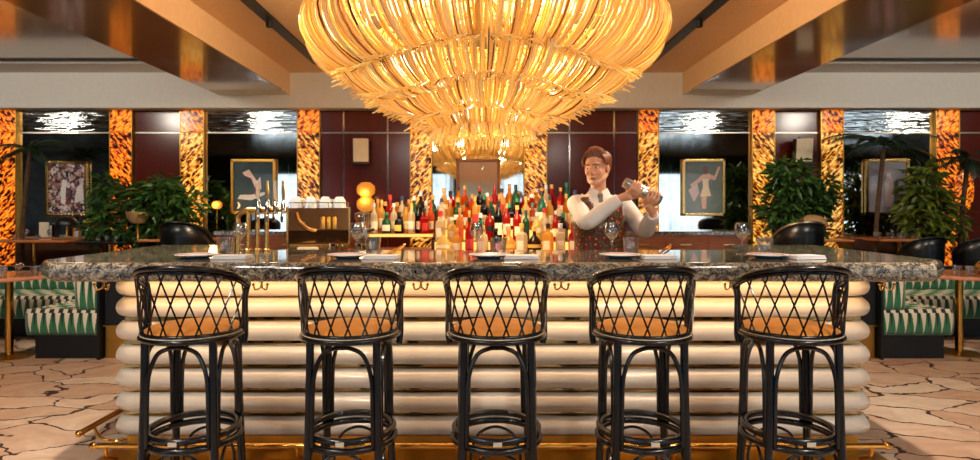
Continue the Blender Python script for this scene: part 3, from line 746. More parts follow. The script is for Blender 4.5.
def bottle(kind, col, capc, labc, loc, rowtxt, k, scale=1.0, group='bottles on the back bar'):
    lab = '%s bottle with %s cap, %s from left %s' % (col, capc, ordinal(k), rowtxt)
    t = thing('bottle', lab, 'bottle', loc, random.uniform(-0.5, 0.5), group)
    t.scale = (scale,) * 3
    for nm, me, m in (('glass_body', BM[kind][0], LIQ[col]), ('cap', BM[kind][1], CAPM[capc]), ('paper_label', BM[kind][2], LABM[labc])):
        o = bpy.data.objects.new(nm, me); COL.objects.link(o); o.parent = t
        if not me.materials: me.materials.append(None)
        o.material_slots[0].link = 'OBJECT'; o.material_slots[0].material = m
rnd = random.Random(21)
colw = ['amber'] * 5 + ['golden'] * 5 + ['clear'] * 5 + ['red'] * 3 + ['orange'] * 2 + ['green'] * 2 + ['dark brown', 'black', 'teal', 'pale yellow', 'pale yellow', 'rose']
capw = ['black', 'black', 'gold', 'gold', 'red', 'cork', 'silver', 'green', 'white', 'dark blue']
labw = ['cream', 'cream', 'white', 'white', 'red', 'black', 'yellow']
front = [('round', 'pale yellow', 'cork', 'cream'), ('stout', 'golden', 'gold', 'cream'), ('slender', 'red', 'black', 'red'), ('flask', 'clear', 'gold', 'white'), ('stout', 'black', 'black', 'red'), ('round', 'golden', 'cork', 'yellow'),
         ('square', 'clear', 'gold', 'white'), ('round', 'dark brown', 'gold', 'yellow'), ('square', 'golden', 'black', 'cream'), ('square', 'clear', 'silver', 'white'), ('square', 'red', 'black', 'white'), ('square', 'red', 'red', 'cream')]
n = len(front)
for k, f in enumerate(front):
    x = sx0 + 0.05 + (sx1 - sx0 - 0.04) * k / (n - 1)
    bottle(*f, (x, 4.93 + (.022 if k % 2 else -.022), 1.031), 'on the lowest bottle step', k, 0.98)
for (y, z, nm), n in zip(STEPS[1:], (16, 18, 20)):
    for k in range(n):
        x = sx0 - 0.02 + (sx1 - sx0 + 0.06 + (y - 4.93) * 0.1) * (k + 0.5) / n + rnd.uniform(-0.008, 0.008)
        kd = rnd.choice(['slender', 'tall', 'slender', 'stout', 'waisted', 'square', 'slender'])
        bottle(kd, rnd.choice(colw), rnd.choice(capw), rnd.choice(labw), (x, y + (.042 if k % 2 else -.042), z + .001), 'on the %s bottle step' % nm, k, rnd.uniform(0.84, 1.04))
lf = [('slender', 'clear', 'silver', 'white'), ('tall', 'golden', 'gold', 'cream'), ('stout', 'green', 'green', 'white'), ('slender', 'clear', 'white', 'white'), ('stout', 'black', 'black', 'yellow'), ('slender', 'golden', 'black', 'cream'), ('slender', 'clear', 'gold', 'white'), ('slender', 'black', 'black', 'white'), ('square', 'red', 'black', 'red'), ('slender', 'orange', 'red', 'white')]
for k, f in enumerate(lf):
    bottle(*f, (lx0 + (lx1 - lx0) * (k + 0.5) / len(lf), 5.28 + (.035 if k % 2 else -.035), ZS + 0.181), 'in front on the left shelf', k, 0.88)
for k in range(10):
    kd = rnd.choice(['slender', 'tall', 'tall', 'waisted'])
    bottle(kd, rnd.choice(colw), rnd.choice(capw), rnd.choice(labw), (lx0 + (lx1 - lx0) * (k + 0.5) / 10, 5.48 + (.035 if k % 2 else -.035), ZS + 0.181), 'in the rear on the left shelf', k, rnd.uniform(0.95, 1.15))
point('shelf_lamp', ((sx0 + sx1) / 2, 4.72, 1.6), 20, (1.0, 0.76, 0.44), 0.08)
point('shelf_lamp', ((lx0 + lx1) / 2, 5.0, 1.6), 9, (1.0, 0.76, 0.44), 0.06)

# ================================================================== STOOLS
RS, RT = 0.215, 0.232           # radius at the seat ring and at the top rail
ZSEAT, ZRING = 0.828, 0.385
def polar(r, a, z): return Vector((r * math.sin(a), -r * math.cos(a), z))   # a = 0 points at the camera side (the stool's back)
AB = math.radians(97)          # half opening of the wrap-around back
def top_z(a): return 1.143 - 0.095 * (abs(a) / AB) ** 2.2
def top_r(a): return RT
def make_stool(label):
    t = thing('bar_stool', label, 'bar stool', (0, 0, 0), 0, 'bar stools along the counter')
    circ = lambda r, z, n=40: [polar(r, 2 * PI * i / n, z) for i in range(n)]
    o = MB().tube(circ(RS, ZSEAT), 0.0115, 10, closed=True).build('seat_ring', M['rattan'], t)
    MB().tube(circ(RS - 0.005, ZSEAT + 0.02), 0.009, 10, closed=True).build('upper_ring', M['rattan'], o)
    c = MB().lathe([(0, 0.0), (0.20, 0.0), (0.207, 0.012), (0.205, 0.024), (0.185, 0.038), (0.12, 0.046), (0, 0.049)], (0, 0, ZSEAT), 36).build('seat_cushion', M['leather_tan'], t)
    MB().tube(circ(0.208, ZSEAT + 0.012, 36), 0.010, 8, closed=True).build('piping', M['cream'], c)
    for k in range(4):
        a = math.radians(45 + 90 * k)
        pts = [polar(0.203, a, ZSEAT - 0.005), polar(0.206, a, 0.6), polar(0.215, a, 0.35), polar(0.232, a, 0.0)]
        MB().tube(catmull(pts, 5), [0.0178] * 16, 10).build('leg', M['rattan'], t)
    for k in range(4):                 # braces arching between neighbouring legs under the seat
        a0, a1 = math.radians(45 + 90 * k) + 0.11, math.radians(135 + 90 * k) - 0.11
        P0, P1 = polar(0.205, a0, 0), polar(0.205, a1, 0)
        def q(f, z): return P0.lerp(P1, f) * 1.0 + Vector((0, 0, z))
        pts = [q(-0.01, 0.37), q(0.0, 0.58), q(0.03, 0.68), q(0.16, 0.765), q(0.36, 0.793), q(0.5, 0.796), q(0.64, 0.793), q(0.84, 0.765), q(0.97, 0.68), q(1.0, 0.58), q(1.01, 0.37)]
        MB().tube(catmull(pts, 5), 0.0098, 8).build('arched_brace', M['rattan'], t)
        pts = [q(0.03, 0.17), q(0.06, 0.24), q(0.2, 0.315), q(0.5, 0.345), q(0.8, 0.315), q(0.94, 0.24), q(0.97, 0.17)]
        MB().tube(catmull(pts, 5), 0.007, 8).build('lower_brace', M['rattan'], t)
    r0 = MB().tube(circ(0.188, ZRING + 0.02), 0.0155, 10, closed=True).build('foot_ring', M['rattan'], t)
    MB().tube(circ(0.194, ZRING - 0.02), 0.0155, 10, closed=True).build('foot_ring', M['rattan'], t)
    pl = MB()
    A = [math.radians(a) for a in range(-5, 6, 2)]
    for a0, a1 in zip(A, A[1:]): pl.face([polar(0.2085, a0, ZRING + 0.006), polar(0.2085, a1, ZRING + 0.006), polar(0.2085, a1, ZRING + 0.026), polar(0.2085, a0, ZRING + 0.026)])
    pl.build('name_plate', M['paper'], r0)
    N = 36
    rail = [polar(top_r(a), a, top_z(a)) for a in [(-1 + 2 * i / N) * AB for i in range(N + 1)]]
    post = lambda s: [polar(RT - 0.004, s * AB * 1.005, top_z(AB) - 0.018), polar(RT - 0.012, s * AB, 0.98), polar(RS + 0.006, s * AB, ZSEAT)]
    MB().tube(rail, 0.0125, 10).build('top_rail', M['rattan'], t)
    MB().tube([p + Vector((0, 0, -0.019)) for p in [polar(RT - 0.006, a, top_z(a)) for a in [(-1 + 2 * i / N) * AB for i in range(N + 1)]]], 0.0085, 8).build('under_rail', M['rattan'], t)
    for s in (-1, 1):
        full = [rail[-3 if s > 0 else 2], rail[-1 if s > 0 else 0]] + post(s) + [polar(RS, s * AB, ZSEAT - 0.05)]
        MB().tube(catmull(full, 5), 0.0145, 10).build('back_post', M['rattan'], t)
        full = [polar(RT - 0.006, s * (AB - 0.11), top_z(AB) - 0.02), polar(RT - 0.012, s * (AB - 0.09), 0.98), polar(RS + 0.002, s * (AB - 0.07), ZSEAT)]
        MB().tube(catmull(full, 5), 0.009, 8).build('back_post', M['rattan'], t)
    lat = MB()
    step, run = math.radians(19.0), math.radians(27)
    for d in (-1, 1):
        for i in range(-7, 8):
            pts = []
            for j in range(9):
                f = j / 8
                a = i * step + d * (f - 0.5) * run
                if abs(a) > AB - 0.05: continue
                z = ZSEAT + 0.02 + (top_z(a) - 0.02 - ZSEAT - 0.02) * f
                r = RS - 0.002 + (RT - RS) * f + d * 0.002
                pts.append(polar(r, a, z))
            if len(pts) > 1: lat.tube(pts, 0.0042, 6)
    lat.build('lattice', M['rattan'], t)
    return t
STX = [(-1.30, 0.03), (-0.588, -0.02), (0.070, 0.0), (0.727, 0.02), (1.395, -0.05)]
SLAB = ['first black rattan bar stool from the left with tan seat', 'second black rattan bar stool from the left with tan seat', 'middle one of five black rattan bar stools with tan seat',
        'second black rattan bar stool from the right with tan seat', 'first black rattan bar stool from the right with tan seat']
st0 = make_stool(SLAB[0])
for k, (x, rz) in enumerate(STX):
    if k == 0: st0.location = (x, 2.72, 0); st0.rotation_euler = (0, 0, rz)
    else: dup(st0, (x, 2.72, 0), rz, SLAB[k])

# ================================================================== PLACE SETTINGS ON THE COUNTER
plate_p = [(0, 0.0), (0.05, 0.0), (0.06, 0.006), (0.10, 0.016), (0.112, 0.020), (0.112, 0.023), (0.10, 0.0195), (0.055, 0.009), (0, 0.008)]
plate0 = None
SEATN = ['leftmost stool', 'second stool from left', 'middle stool', 'second stool from right', 'rightmost stool']
PLX = [(197, 232), (348, 381), (489, 521), (620, 657), (768, 804)]
for k, (px, pn) in enumerate(PLX):
    Y = 3.30
    x = (px - VX) * Y / F
    lab = 'white plate with pink patterned rim on the counter before the ' + SEATN[k]
    if plate0 is None:
        plate0 = thing('plate', lab, 'plate', (x, Y, ZTOP), 0, 'plates on the bar counter')
        MB().lathe(plate_p, (0, 0, 0), 36).build('dish', M['plate_deco'], plate0)
        MB().lathe([(0, 0.001), (0.056, 0.001), (0.058, 0.004), (0.1, 0.0145), (0.1005, 0.0135), (0.062, 0.003), (0.06, 0.0), (0, 0.0)], (0, 0, 0.0), 36).build('underside', M['blue_rim'], plate0)
    else: dup(plate0, (x, Y, ZTOP), 0.5 * k, lab)
nap0 = None
for k, (px, pn) in enumerate(PLX):
    Y = 3.25; x = (pn - VX) * Y / F
    lab = 'folded white napkin beside the plate at the ' + SEATN[k]
    if nap0 is None:
        nap0 = thing('napkin', lab, 'napkin', (x, Y, ZTOP), 0, 'napkins on the bar counter')
        b = MB()
        for i, (w_, z_) in enumerate(((0.19, 0.004), (0.184, 0.011), (0.176, 0.018))): b.box((0.002 * i, 0.002 * i, z_), (w_, 0.115 - 0.004 * i, 0.0065), bevel=0.003)
        b.build('folded_cloth', M['linen'], nap0)
    else: dup(nap0, (x, Y, ZTOP), 0.12 * (k - 2), lab)
cut0 = None
for k, px in enumerate((395, 666)):       # gold cutlery resting on the napkin
    Y = 3.5; x = (px - VX) * Y / F
    lab = ('gold serving tongs on the counter behind the second napkin', 'gold serving tongs on the counter behind the fourth napkin')[k]
    t = thing('tongs', lab, 'tongs', (x, Y, ZTOP), 0.9, 'gold tongs')
    for s in (-1, 1): MB().tube(catmull([(-0.08, s * 0.012, 0.01), (0.0, s * 0.014, 0.03), (0.07, s * 0.004, 0.055)], 5), [0.008] * 10 + [0.006], 8, flat=0.6).build('arm', M['gold'], t)
    MB().ball((0.072, 0, 0.056), 0.011, 10, 8).build('hinge', M['gold'], t)

def wine_profile(h=0.19, r=0.042):
    b = h * 0.48
    return [(0, 0), (r * 0.86, 0), (r * 0.86, 0.002), (0.008, 0.008), (0.0045, 0.02), (0.0045, b - 0.012), (0.012, b), (r * 0.75, b + 0.022), (r, b + 0.05), (r * 0.96, b + 0.075), (r * 0.78, h), (r * 0.76, h), (r * 0.94, b + 0.075), (r * 0.98, b + 0.05), (r * 0.73, b + 0.024), (0.008, b + 0.004), (0, b + 0.004)]
def make_wine(label, loc, group, scale=1.0):
    t = thing('wine_glass', label, 'wine glass', loc, 0, group); t.scale = (scale,) * 3
    p = wine_profile(); k = 5
    MB().lathe(p[:k + 1] + [(0, p[k][1])], (0, 0, 0), 24).build('stem', M['glass_thick'], t)
    MB().lathe([(0.0, p[5][1])] + p[5:], (0, 0, 0), 28).build('bowl', M['glass'], t)
    return t
def make_tumbler(label, loc, group, scale=1.0):
    t = thing('tumbler', label, 'glass', loc, 0, group); t.scale = (scale,) * 3
    MB().lathe([(0.034, 0.012), (0.041, 0.09), (0.039, 0.09), (0.0325, 0.014)], (0, 0, 0), 26).build('wall', M['glass'], t)
    MB().lathe([(0, 0), (0.033, 0), (0.035, 0.012), (0, 0.012)], (0, 0, 0), 26).build('base', M['glass_thick'], t)
    return t
GL = [(240, 229), (357, 373), (477, 499), (612, 631), (742, 765)]
wg0 = tb0 = None
for k, (pw, pt_) in enumerate(GL):
    Y = 3.56; xw = (pw - VX) * Y / F; xt = (pt_ - VX) * 3.5 / F
    lw = 'clear wine glass on the counter behind the plate of the ' + SEATN[k]; lt = 'clear water tumbler beside the wine glass of the ' + SEATN[k]
    if wg0 is None:
        wg0 = make_wine(lw, (xw, Y, ZTOP), 'wine glasses on the bar counter'); tb0 = make_tumbler(lt, (xt - 0.02, 3.5, ZTOP), 'tumblers on the bar counter', 1.15)
    else:
        dup(wg0, (xw, Y, ZTOP), 0, lw); dup(tb0, (xt, 3.5, ZTOP), 0, lt)
# ================================================================== BARTENDER
def loft(mb, secs, n=28, caps=True):
    """secs: (z, rx, ry, cx, cy)"""
    rings = [[mb.bm.verts.new((cx + rx * math.copysign(abs(math.cos(2 * PI * k / n)) ** 0.85, math.cos(2 * PI * k / n)), cy + ry * math.copysign(abs(math.sin(2 * PI * k / n)) ** 0.9, math.sin(2 * PI * k / n)), z)) for k in range(n)] for z, rx, ry, cx, cy in secs]
    for a, b in zip(rings, rings[1:]):
        for k in range(n): mb.bm.faces.new((a[k], a[(k + 1) % n], b[(k + 1) % n], b[k]))
    if caps: mb.bm.faces.new(rings[0][::-1]); mb.bm.faces.new(rings[-1])
    return rings
def remesh(o, voxel, smooth=4):
    md = o.modifiers.new('skin_over', 'REMESH'); md.mode = 'VOXEL'; md.voxel_size = voxel; md.use_smooth_shade = True
    if smooth:
        sm = o.modifiers.new('soften', 'SMOOTH'); sm.factor = 0.5; sm.iterations = smooth
    dg = bpy.context.evaluated_depsgraph_get(); dg.update()
    me = bpy.data.meshes.new_from_object(o.evaluated_get(dg)); mats = [m for m in o.data.materials]
    o.modifiers.clear(); o.data = me
    if not me.materials:
        for m in mats: me.materials.append(m)
    me.polygons.foreach_set('use_smooth', [True] * len(me.polygons))
per = thing('person', 'person in floral waistcoat and white shirt shaking a cocktail shaker behind the bar', 'person', (0.86, 4.40, 0))
SEC = [(0.86, .165, .112, 0, 0), (0.95, .166, .112, 0, 0), (1.05, .152, .104, 0, -0.005), (1.15, .152, .106, 0, -0.01), (1.27, .166, .116, 0, -0.012), (1.36, .178, .118, 0, -0.008), (1.42, .178, .108, 0, 0), (1.465, .15, .088, 0, 0.004), (1.50, .085, .066, -0.004, 0.006), (1.53, .058, .058, -0.008, 0.002)]
SHR, ELR, WRR = Vector((-.165, 0.0, 1.432)), Vector((-.13, -.26, 1.30)), Vector((.085, -.352, 1.468))
SHL, ELL, WRL = Vector((.178, 0.0, 1.43)), Vector((.315, -.10, 1.235)), Vector((.302, -.355, 1.362))
A_, B_ = Vector((.118, -.385, 1.562)), Vector((.328, -.385, 1.455))
U = (B_ - A_).normalized(); E2 = Vector((0, -1, 0)); N1 = U.cross(E2).normalized()
if N1.z < 0: N1 = -N1
HC = Vector((-.020, -.034, 1.690))
HM = Matrix.Translation(HC) @ Euler((math.radians(6), math.radians(-4), math.radians(-30))).to_matrix().to_4x4() @ Matrix.Scale(1.05, 4)
def H(x, y, z): return HM @ Vector((x, y, z))
b = MB()
loft(b, SEC)
for s in (-1, 1):                            # legs and feet, hidden behind the counter
    b.tube([(s * .085, 0, .90), (s * .09, 0.0, .7), (s * .092, -.005, .5), (s * .095, .0, .3), (s * .097, .01, .08)], [.092, .08, .058, .05, .04], 14)
    b.tube([(s * .1, .04, .04), (s * .1, -.06, .045), (s * .104, -.16, .03)], [.04, .042, .03], 12)
b.tube([(0.0, .006, 1.46), HM @ Vector((0, .02, -.07))], [.058, .054], 16)
hb = MB()                                    # head in its own frame, face towards -y
hb.ball((0, .014, .032), (.076, .096, .092), 24, 16); hb.ball((0, -.02, -.028), (.062, .074, .086), 24, 16); hb.ball((0, -.06, -.098), (.03, .028, .024))
for s in (-1, 1):
    hb.tube([(s * .06, .012, -.045), (s * .046, -.03, -.08), (s * .014, -.066, -.1)], [.02, .02, .018], 10)
    hb.ball((s * .078, .014, -.012), (.011, .02, .033), 12, 8)
    hb.ball((s * .036, -.068, -.026), (.024, .02, .022), 12, 8)
    hb.tube([(s * .052, -.068, .026), (s * .03, -.087, .03), (s * .01, -.09, .024)], [.008, .01, .009], 8)
hb.tube([(0, -.086, .018), (0, -.098, -.004), (0, -.114, -.032)], [.008, .010, .013], 10)
for s in (-1, 1): hb.ball((s * .011, -.1, -.036), (.009, .012, .008), 10, 6)
hb.ball((0, -.09, -.060), (.024, .010, .0055), 12, 6); hb.ball((0, -.088, -.071), (.02, .010, .006), 12, 6)
hb.xform(HM)
tmp = bpy.data.meshes.new('tmp'); hb.bm.to_mesh(tmp); hb.bm.free(); b.bm.from_mesh(tmp); bpy.data.meshes.remove(tmp)
for S, E, W in ((SHR, ELR, WRR), (SHL, ELL, WRL)):
    b.tube([S, S.lerp(E, .5), E, E.lerp(W, .35), W], [.054, .047, .041, .040, .028], 14)
def grip(mb, W, c_ax, palm_dir, f_dir, sgn):
    """a hand closed round the shaker: palm on palm_dir, four fingers going round by f_dir, thumb the other way"""
    R = 0.043
    pc = c_ax + palm_dir * (R + .012)
    mb.tube([W, W.lerp(pc, .55), pc + palm_dir * .006], [.027, .032, .030], 14)
    for q in (-.03, -.01, .01, .03): mb.tube([W.lerp(pc, .3) + U * q * .4, pc + U * q, c_ax + U * q * 1.1 + (palm_dir * .75 + f_dir * .66) * (R + .008)], [.015, .014, .011], 10)
    for i, (q, ln, r) in enumerate(((-.034, 2.5, .0088), (-.0115, 2.75, .0094), (.0115, 2.65, .0092), (.034, 2.25, .0080))):
        q *= sgn; pts = []
        for j in range(8):
            a = .55 + (ln - .55) * j / 7
            d = palm_dir * math.cos(a) + f_dir * math.sin(a)
            pts.append(c_ax + U * (q * 1.04 + .003 * sgn * j / 7) + d * (R + r * .85 + (.004 if j in (2, 5) else 0)))
        mb.tube(pts, [r * 1.08, r * 1.04, r * 1.1, r, r, r * 1.04, r * .92, r * .7], 10)
    pts = []
    for j in range(6):
        a = .35 + 1.35 * j / 5
        d = palm_dir * math.cos(a) - f_dir * math.sin(a)
        pts.append(c_ax + U * (-.026 - .02 * j / 5) * sgn + d * (R + .010))
    mb.tube([W.lerp(pc, .45) - f_dir * .01] + pts, [.015, .0135, .0125, .012, .0115, .0105, .008], 10)
grip(b, WRR, A_ + U * .062, (-N1 * .86 - U * .5).normalized() * 1.0 if False else -N1, E2, 1)
grip(b, WRL, B_ - U * .052, -N1, E2, -1)
body = b.build('body', M['skin'], per); remesh(body, 0.0046, 3)
# eyes, brows, hair
for s in (-1, 1):
    e = MB().ball((0, 0, 0), (.0105, .008, .006), 14, 10).build('eye', M['porcelain'], per, loc=H(s * .031, -.0865, .004), rot=(0, 0, math.radians(-30)))
    MB().ball((0, -.0072, 0), (.0055, .0035, .0055), 12, 8).build('iris', M['wood_dark'], e)
    MB().tube([H(s * .050, -.079, .024), H(s * .032, -.0975, .030), H(s * .012, -.099, .025)], [.002, .0036, .003], 8).build('eyebrow', M['hair'], per)
MB().tube(catmull([H(-.024, -.0905, -.065), H(0, -.1015, -.0665), H(.024, -.0905, -.065)], 4), .0028, 6).build('mouth', simple('lip_line', srgb(132, 62, 52), .5), per)
hr = MB(); rh = random.Random(3)
for i in range(130):
    a = rh.uniform(-1.0, 1.0)              # across the crown
    st = Vector((.066 * a, -.060 + .03 * a * a, .080 + rh.uniform(-.006, .01) - .02 * a * a))
    md = Vector((.060 * a + .008, -.03 + rh.uniform(-.01, .01), .136 - .034 * a * a + rh.uniform(-.006, .008)))
    bk = Vector((.062 * a, .05, .118 - .035 * a * a)); en = Vector((.05 * a, .104, .045 - .02 * abs(a)))
    hr.tube([HM @ p for p in catmull([st, md, bk, en], 5)], [.009] * 4 + [.0105] * 8 + [.009] * 4, 6)
for s in (-1, 1):
    for i in range(46):
        y = -.05 + .15 * i / 45
        hr.tube([HM @ p for p in catmull([Vector((s * .05, y, .105)), Vector((s * (.078 - .0), y * .98 + .004, .06)), Vector((s * (.0785 if y < .06 else .06), y + .008, .022 if y < -.01 else -.022 if y > .035 else .012))], 4)], [.008] * 8 + [.005], 6)
hr.build('hair', M['hair'], per)
# shirt: torso and sleeves
sh = MB()
loft(sh, [(z, rx + .010, ry + .010, cx, cy) for z, rx, ry, cx, cy in SEC[1:-1]])
for S, E, W in ((SHR, ELR, WRR), (SHL, ELL, WRL)):
    d = (W - E).normalized(); cuff = W - d * .012
    sh.tube(catmull([S + Vector((-.03 * (1 if S.x > 0 else -1), 0, .004)), S, S.lerp(E, .5), E, E.lerp(W, .45), cuff], 4), [.062] * 4 + [.068, .067, .066, .064] + [.062, .060, .06, .06] + [.057, .056, .056, .056] + [.054, .052, .05, .047] + [.04], 16)
sh = sh.build('shirt', M['shirt'], per); remesh(sh, 0.008, 4)
for s in (-1, 1):                            # collar wings
    c = MB(); P = [Vector((s * .012, -.070, 1.492)), Vector((s * .062, -.088, 1.452)), Vector((s * .078, -.04, 1.505)), Vector((s * .064, 0.0, 1.545)), Vector((s * .05, -.045, 1.54)), Vector((s * .014, -.066, 1.52))]
    lo = [c.bm.verts.new(p) for p in P]; hi = [c.bm.verts.new(p + Vector((0, -.006, .002))) for p in P]
    c.bm.faces.new(lo[::-1]); c.bm.faces.new(hi)
    for i in range(6): c.bm.faces.new((lo[i], lo[(i + 1) % 6], hi[(i + 1) % 6], hi[i]))
    c.build('collar', M['shirt'], per)
tie = MB().box((-.002, -.089, 1.487), (.036, .022, .036), bevel=.008)
P = [(-.014, 1.475), (.012, 1.475), (.03, 1.30), (-.002, 1.26), (-.032, 1.30)]
lo = [tie.bm.verts.new((x, -.088 - (1.475 - z) * .22, z)) for x, z in P]; hi = [tie.bm.verts.new((x, -.099 - (1.475 - z) * .24, z)) for x, z in P]
tie.bm.faces.new(lo); tie.bm.faces.new(hi[::-1])
for i in range(5): tie.bm.faces.new((lo[i], lo[(i + 1) % 5], hi[(i + 1) % 5], hi[i]))
tie.build('necktie', M['tie'], per)
def interp(z, off):
    for a, c in zip(SEC, SEC[1:]):
        if a[0] <= z <= c[0]:
            f = (z - a[0]) / (c[0] - a[0]); return [a[i] + (c[i] - a[i]) * f + (off if i < 3 else 0) for i in range(1, 5)]
def waistcoat(name, mat, keep, off):
    v = MB(); n = 72; zs = [0.90 + 0.575 * i / 40 for i in range(41)]; R = []
    for z in zs:
        rx, ry, cx, cy = interp(z, off); rx += off * 0; 
        R.append([v.bm.verts.new((cx + rx * math.copysign(abs(math.cos(2 * PI * k / n)) ** .85, math.cos(2 * PI * k / n)), cy + (ry + off) * math.copysign(abs(math.sin(2 * PI * k / n)) ** .9, math.sin(2 * PI * k / n)), z)) for k in range(n)])
    for a, c in zip(R, R[1:]):
        for k in range(n):
            q = (a[k], a[(k + 1) % n], c[(k + 1) % n], c[k]); m = sum((x.co for x in q), Vector()) / 4
            if keep(m): v.bm.faces.new(q)
    lone = [x for x in v.bm.verts if not x.link_faces]; bmesh.ops.delete(v.bm, geom=lone, context='VERTS')
    o = v.build(name, mat, per); md = o.modifiers.new('cloth_depth', 'SOLIDIFY'); md.thickness = .006; md.offset = 1
    return o
def vneck(m): return m.z > 1.24 and abs(m.x + .002) < (m.z - 1.24) * .36
def arm(m): return m.z > 1.30 and abs(m.x) > .150 - max(0, m.z - 1.42) * .3
waistcoat('waistcoat_front', M['vest'], lambda m: m.y < 0.012 and not vneck(m) and not arm(m), .018)
waistcoat('waistcoat_back', M['satin_red'], lambda m: m.y >= -0.004 and not arm(m), .016)
for k in range(4): MB().ball((0.0, -.150 + .004 * k, 1.20 - .07 * k), (.008, .005, .008), 10, 6).build('button', M['gold'], per)
tr = MB()
loft(tr, [(.84, .172, .12, 0, 0), (.9, .175, .122, 0, 0), (.97, .172, .120, 0, 0)])
for s in (-1, 1): tr.tube([(s * .085, 0, .90), (s * .09, 0, .7), (s * .094, 0, .4), (s * .097, .01, .07)], [.104, .096, .075, .064], 14)
tr = tr.build('trousers', M['trouser'], per); remesh(tr, .012, 3)
for s in (-1, 1): MB().tube([(s * .1, .06, .045), (s * .1, -.05, .05), (s * .104, -.13, .038), (s * .105, -.19, .028)], [.045, .048, .042, .026], 12).build('shoe', M['black'], per)
shk = thing('cocktail_shaker', 'steel cocktail shaker held up in both hands of the bartender', 'shaker', per.location + (A_ + B_) / 2)
L = (B_ - A_).length / 2 + .022
MB().lathe([(0, -L), (.034, -L), (.036, -L + .01), (.043, 0.02), (.0435, .03), (.041, .034), (0, .034)], (0, 0, 0), 24, axis=U).build('tin', M['chrome'], shk)
MB().lathe([(0, .032), (.041, .032), (.0405, .045), (.037, L - .03), (.030, L - .006), (0, L)], (0, 0, 0), 24, axis=U).build('upper_tin', M['steel'], shk)

# ================================================================== CHANDELIER
CX, CY = at(485, 0, 5.0).x, 5.0
ch = thing('chandelier', 'huge tiered chandelier of draped amber glass strands above the bar', 'chandelier', (CX, CY, 0))
MB().lathe([(0, ZC), (0.3, ZC), (0.3, ZC - .03), (0.05, ZC - .05), (0.05, ZC - .3), (0, ZC - .3)], (0, 0, 0), 24).build('ceiling_rose', M['brass_soft'], ch)
fr = MB()
for r, z in ((1.1, 2.99), (1.0, 2.62), (.68, 2.44), (.38, 2.32)): fr.tube([(r * math.cos(2 * PI * i / 48), r * math.sin(2 * PI * i / 48), z) for i in range(48)], .014, 8, closed=True)
for i in range(6):
    a = 2 * PI * i / 6
    fr.tube([(0.04 * math.cos(a), 0.04 * math.sin(a), ZC - .28), (1.1 * math.cos(a), 1.1 * math.sin(a), 2.99)], .008, 6)
    fr.tube([(0.04 * math.cos(a), 0.04 * math.sin(a), ZC - .28), (.68 * math.cos(a), .68 * math.sin(a), 2.44)], .008, 6)
    fr.tube([(0.04 * math.cos(a), 0.04 * math.sin(a), ZC - .28), (.38 * math.cos(a), .38 * math.sin(a), 2.32)], .006, 6)
fr.build('frame', M['brass_soft'], ch)
rc = random.Random(5)
TIERS = [
    [(1.05, 3.0), (1.27, 3.02), (1.43, 2.93), (1.485, 2.80), (1.44, 2.66), (1.32, 2.54), (1.15, 2.465), (1.02, 2.49), (0.96, 2.57)],
    [(1.02, 2.66), (1.13, 2.62), (1.17, 2.51), (1.08, 2.38), (0.92, 2.29), (0.79, 2.27), (0.70, 2.34)],
    [(.70, 2.44), (.80, 2.40), (.82, 2.30), (.72, 2.20), (.58, 2.145), (.48, 2.15), (.43, 2.21)],
    [(.42, 2.32), (.48, 2.25), (.47, 2.15), (.40, 2.06), (.31, 2.02), (.24, 2.04)]]
def sag(th, k): return (.055, .045, .02, .0)[k] * math.cos(4 * th)
def lobe(th, k): return 1 + .022 * math.sin(5 * th + k * 1.3) + .012 * math.sin(11 * th + k)
for k, prof in enumerate(TIERS):
    mb = MB(); r_out = max(r for r, z in prof)
    n = int(2 * PI * r_out / .0125)
    for i in range(n):
        th = 2 * PI * (i + rc.uniform(-.45, .45)) / n
        lb = lobe(th, k); jr, jz = rc.uniform(-.018, .018), rc.uniform(-.014, .014); sw = rc.uniform(-.05, .05)
        pts = catmull([(r * lb + jr, 0, z + jz + sag(th, k) * min(1, .25 + 1.1 * q / len(prof))) for q, (r, z) in enumerate(prof)], 2)
        cut = rc.choice([0, 0, 0, 1, 2]); pts = pts[cut:len(pts) - rc.choice([0, 0, 1, 2])]
        P = []
        for j, p in enumerate(pts):
            a = th + sw * j / len(pts)
            P.append((p.x * math.cos(a), p.x * math.sin(a), p.z))
        mb.tube(P, rc.uniform(.0065, .0105), 5)
    mb.build('strand_tier', M['strand'], ch, kind='stuff')
    # loose tips fanning out under the tier
    fb = MB(); r0, z0 = prof[-3]; n = int(2 * PI * r0 / .013)
    for i in range(n):
        th = 2 * PI * (i + rc.uniform(-.5, .5)) / n; ln = rc.uniform(.07, .19) * (1.0 if k < 3 else .9)
        ou = rc.uniform(.1, .95) if k < 3 else rc.uniform(-.3, .5); dn = rc.uniform(.25, .8) if k < 3 else rc.uniform(.7, 1.0)
        lb = lobe(th, k); z_ = z0 + sag(th, k)
        rr = [r0 * lb - .06, r0 * lb, r0 * lb + ln * ou]; zz = [z_ + .04, z_ - .002, z_ - ln * dn * .55 - (.05 if k == 3 else 0)]
        a2 = th + rc.uniform(-.06, .06)
        fb.tube([(rr[0] * math.cos(th), rr[0] * math.sin(th), zz[0]), (rr[1] * math.cos(th), rr[1] * math.sin(th), zz[1]), (rr[2] * math.cos(a2), rr[2] * math.sin(a2), zz[2])], [.007, .009, .005], 5)
    fb.build('strand_tips', M['strand'], ch, kind='stuff')
for i in range(8):
    a = 2 * PI * (i + .5) / 8; point('chandelier_bulb', (CX + 1.2 * math.cos(a), CY + 1.2 * math.sin(a), 2.76), 20, (1.0, 0.83, 0.52), .09)
for i in range(6):
    a = 2 * PI * i / 6; point('chandelier_bulb', (CX + .85 * math.cos(a), CY + .85 * math.sin(a), 2.48), 12, (1.0, 0.83, 0.52), .07)
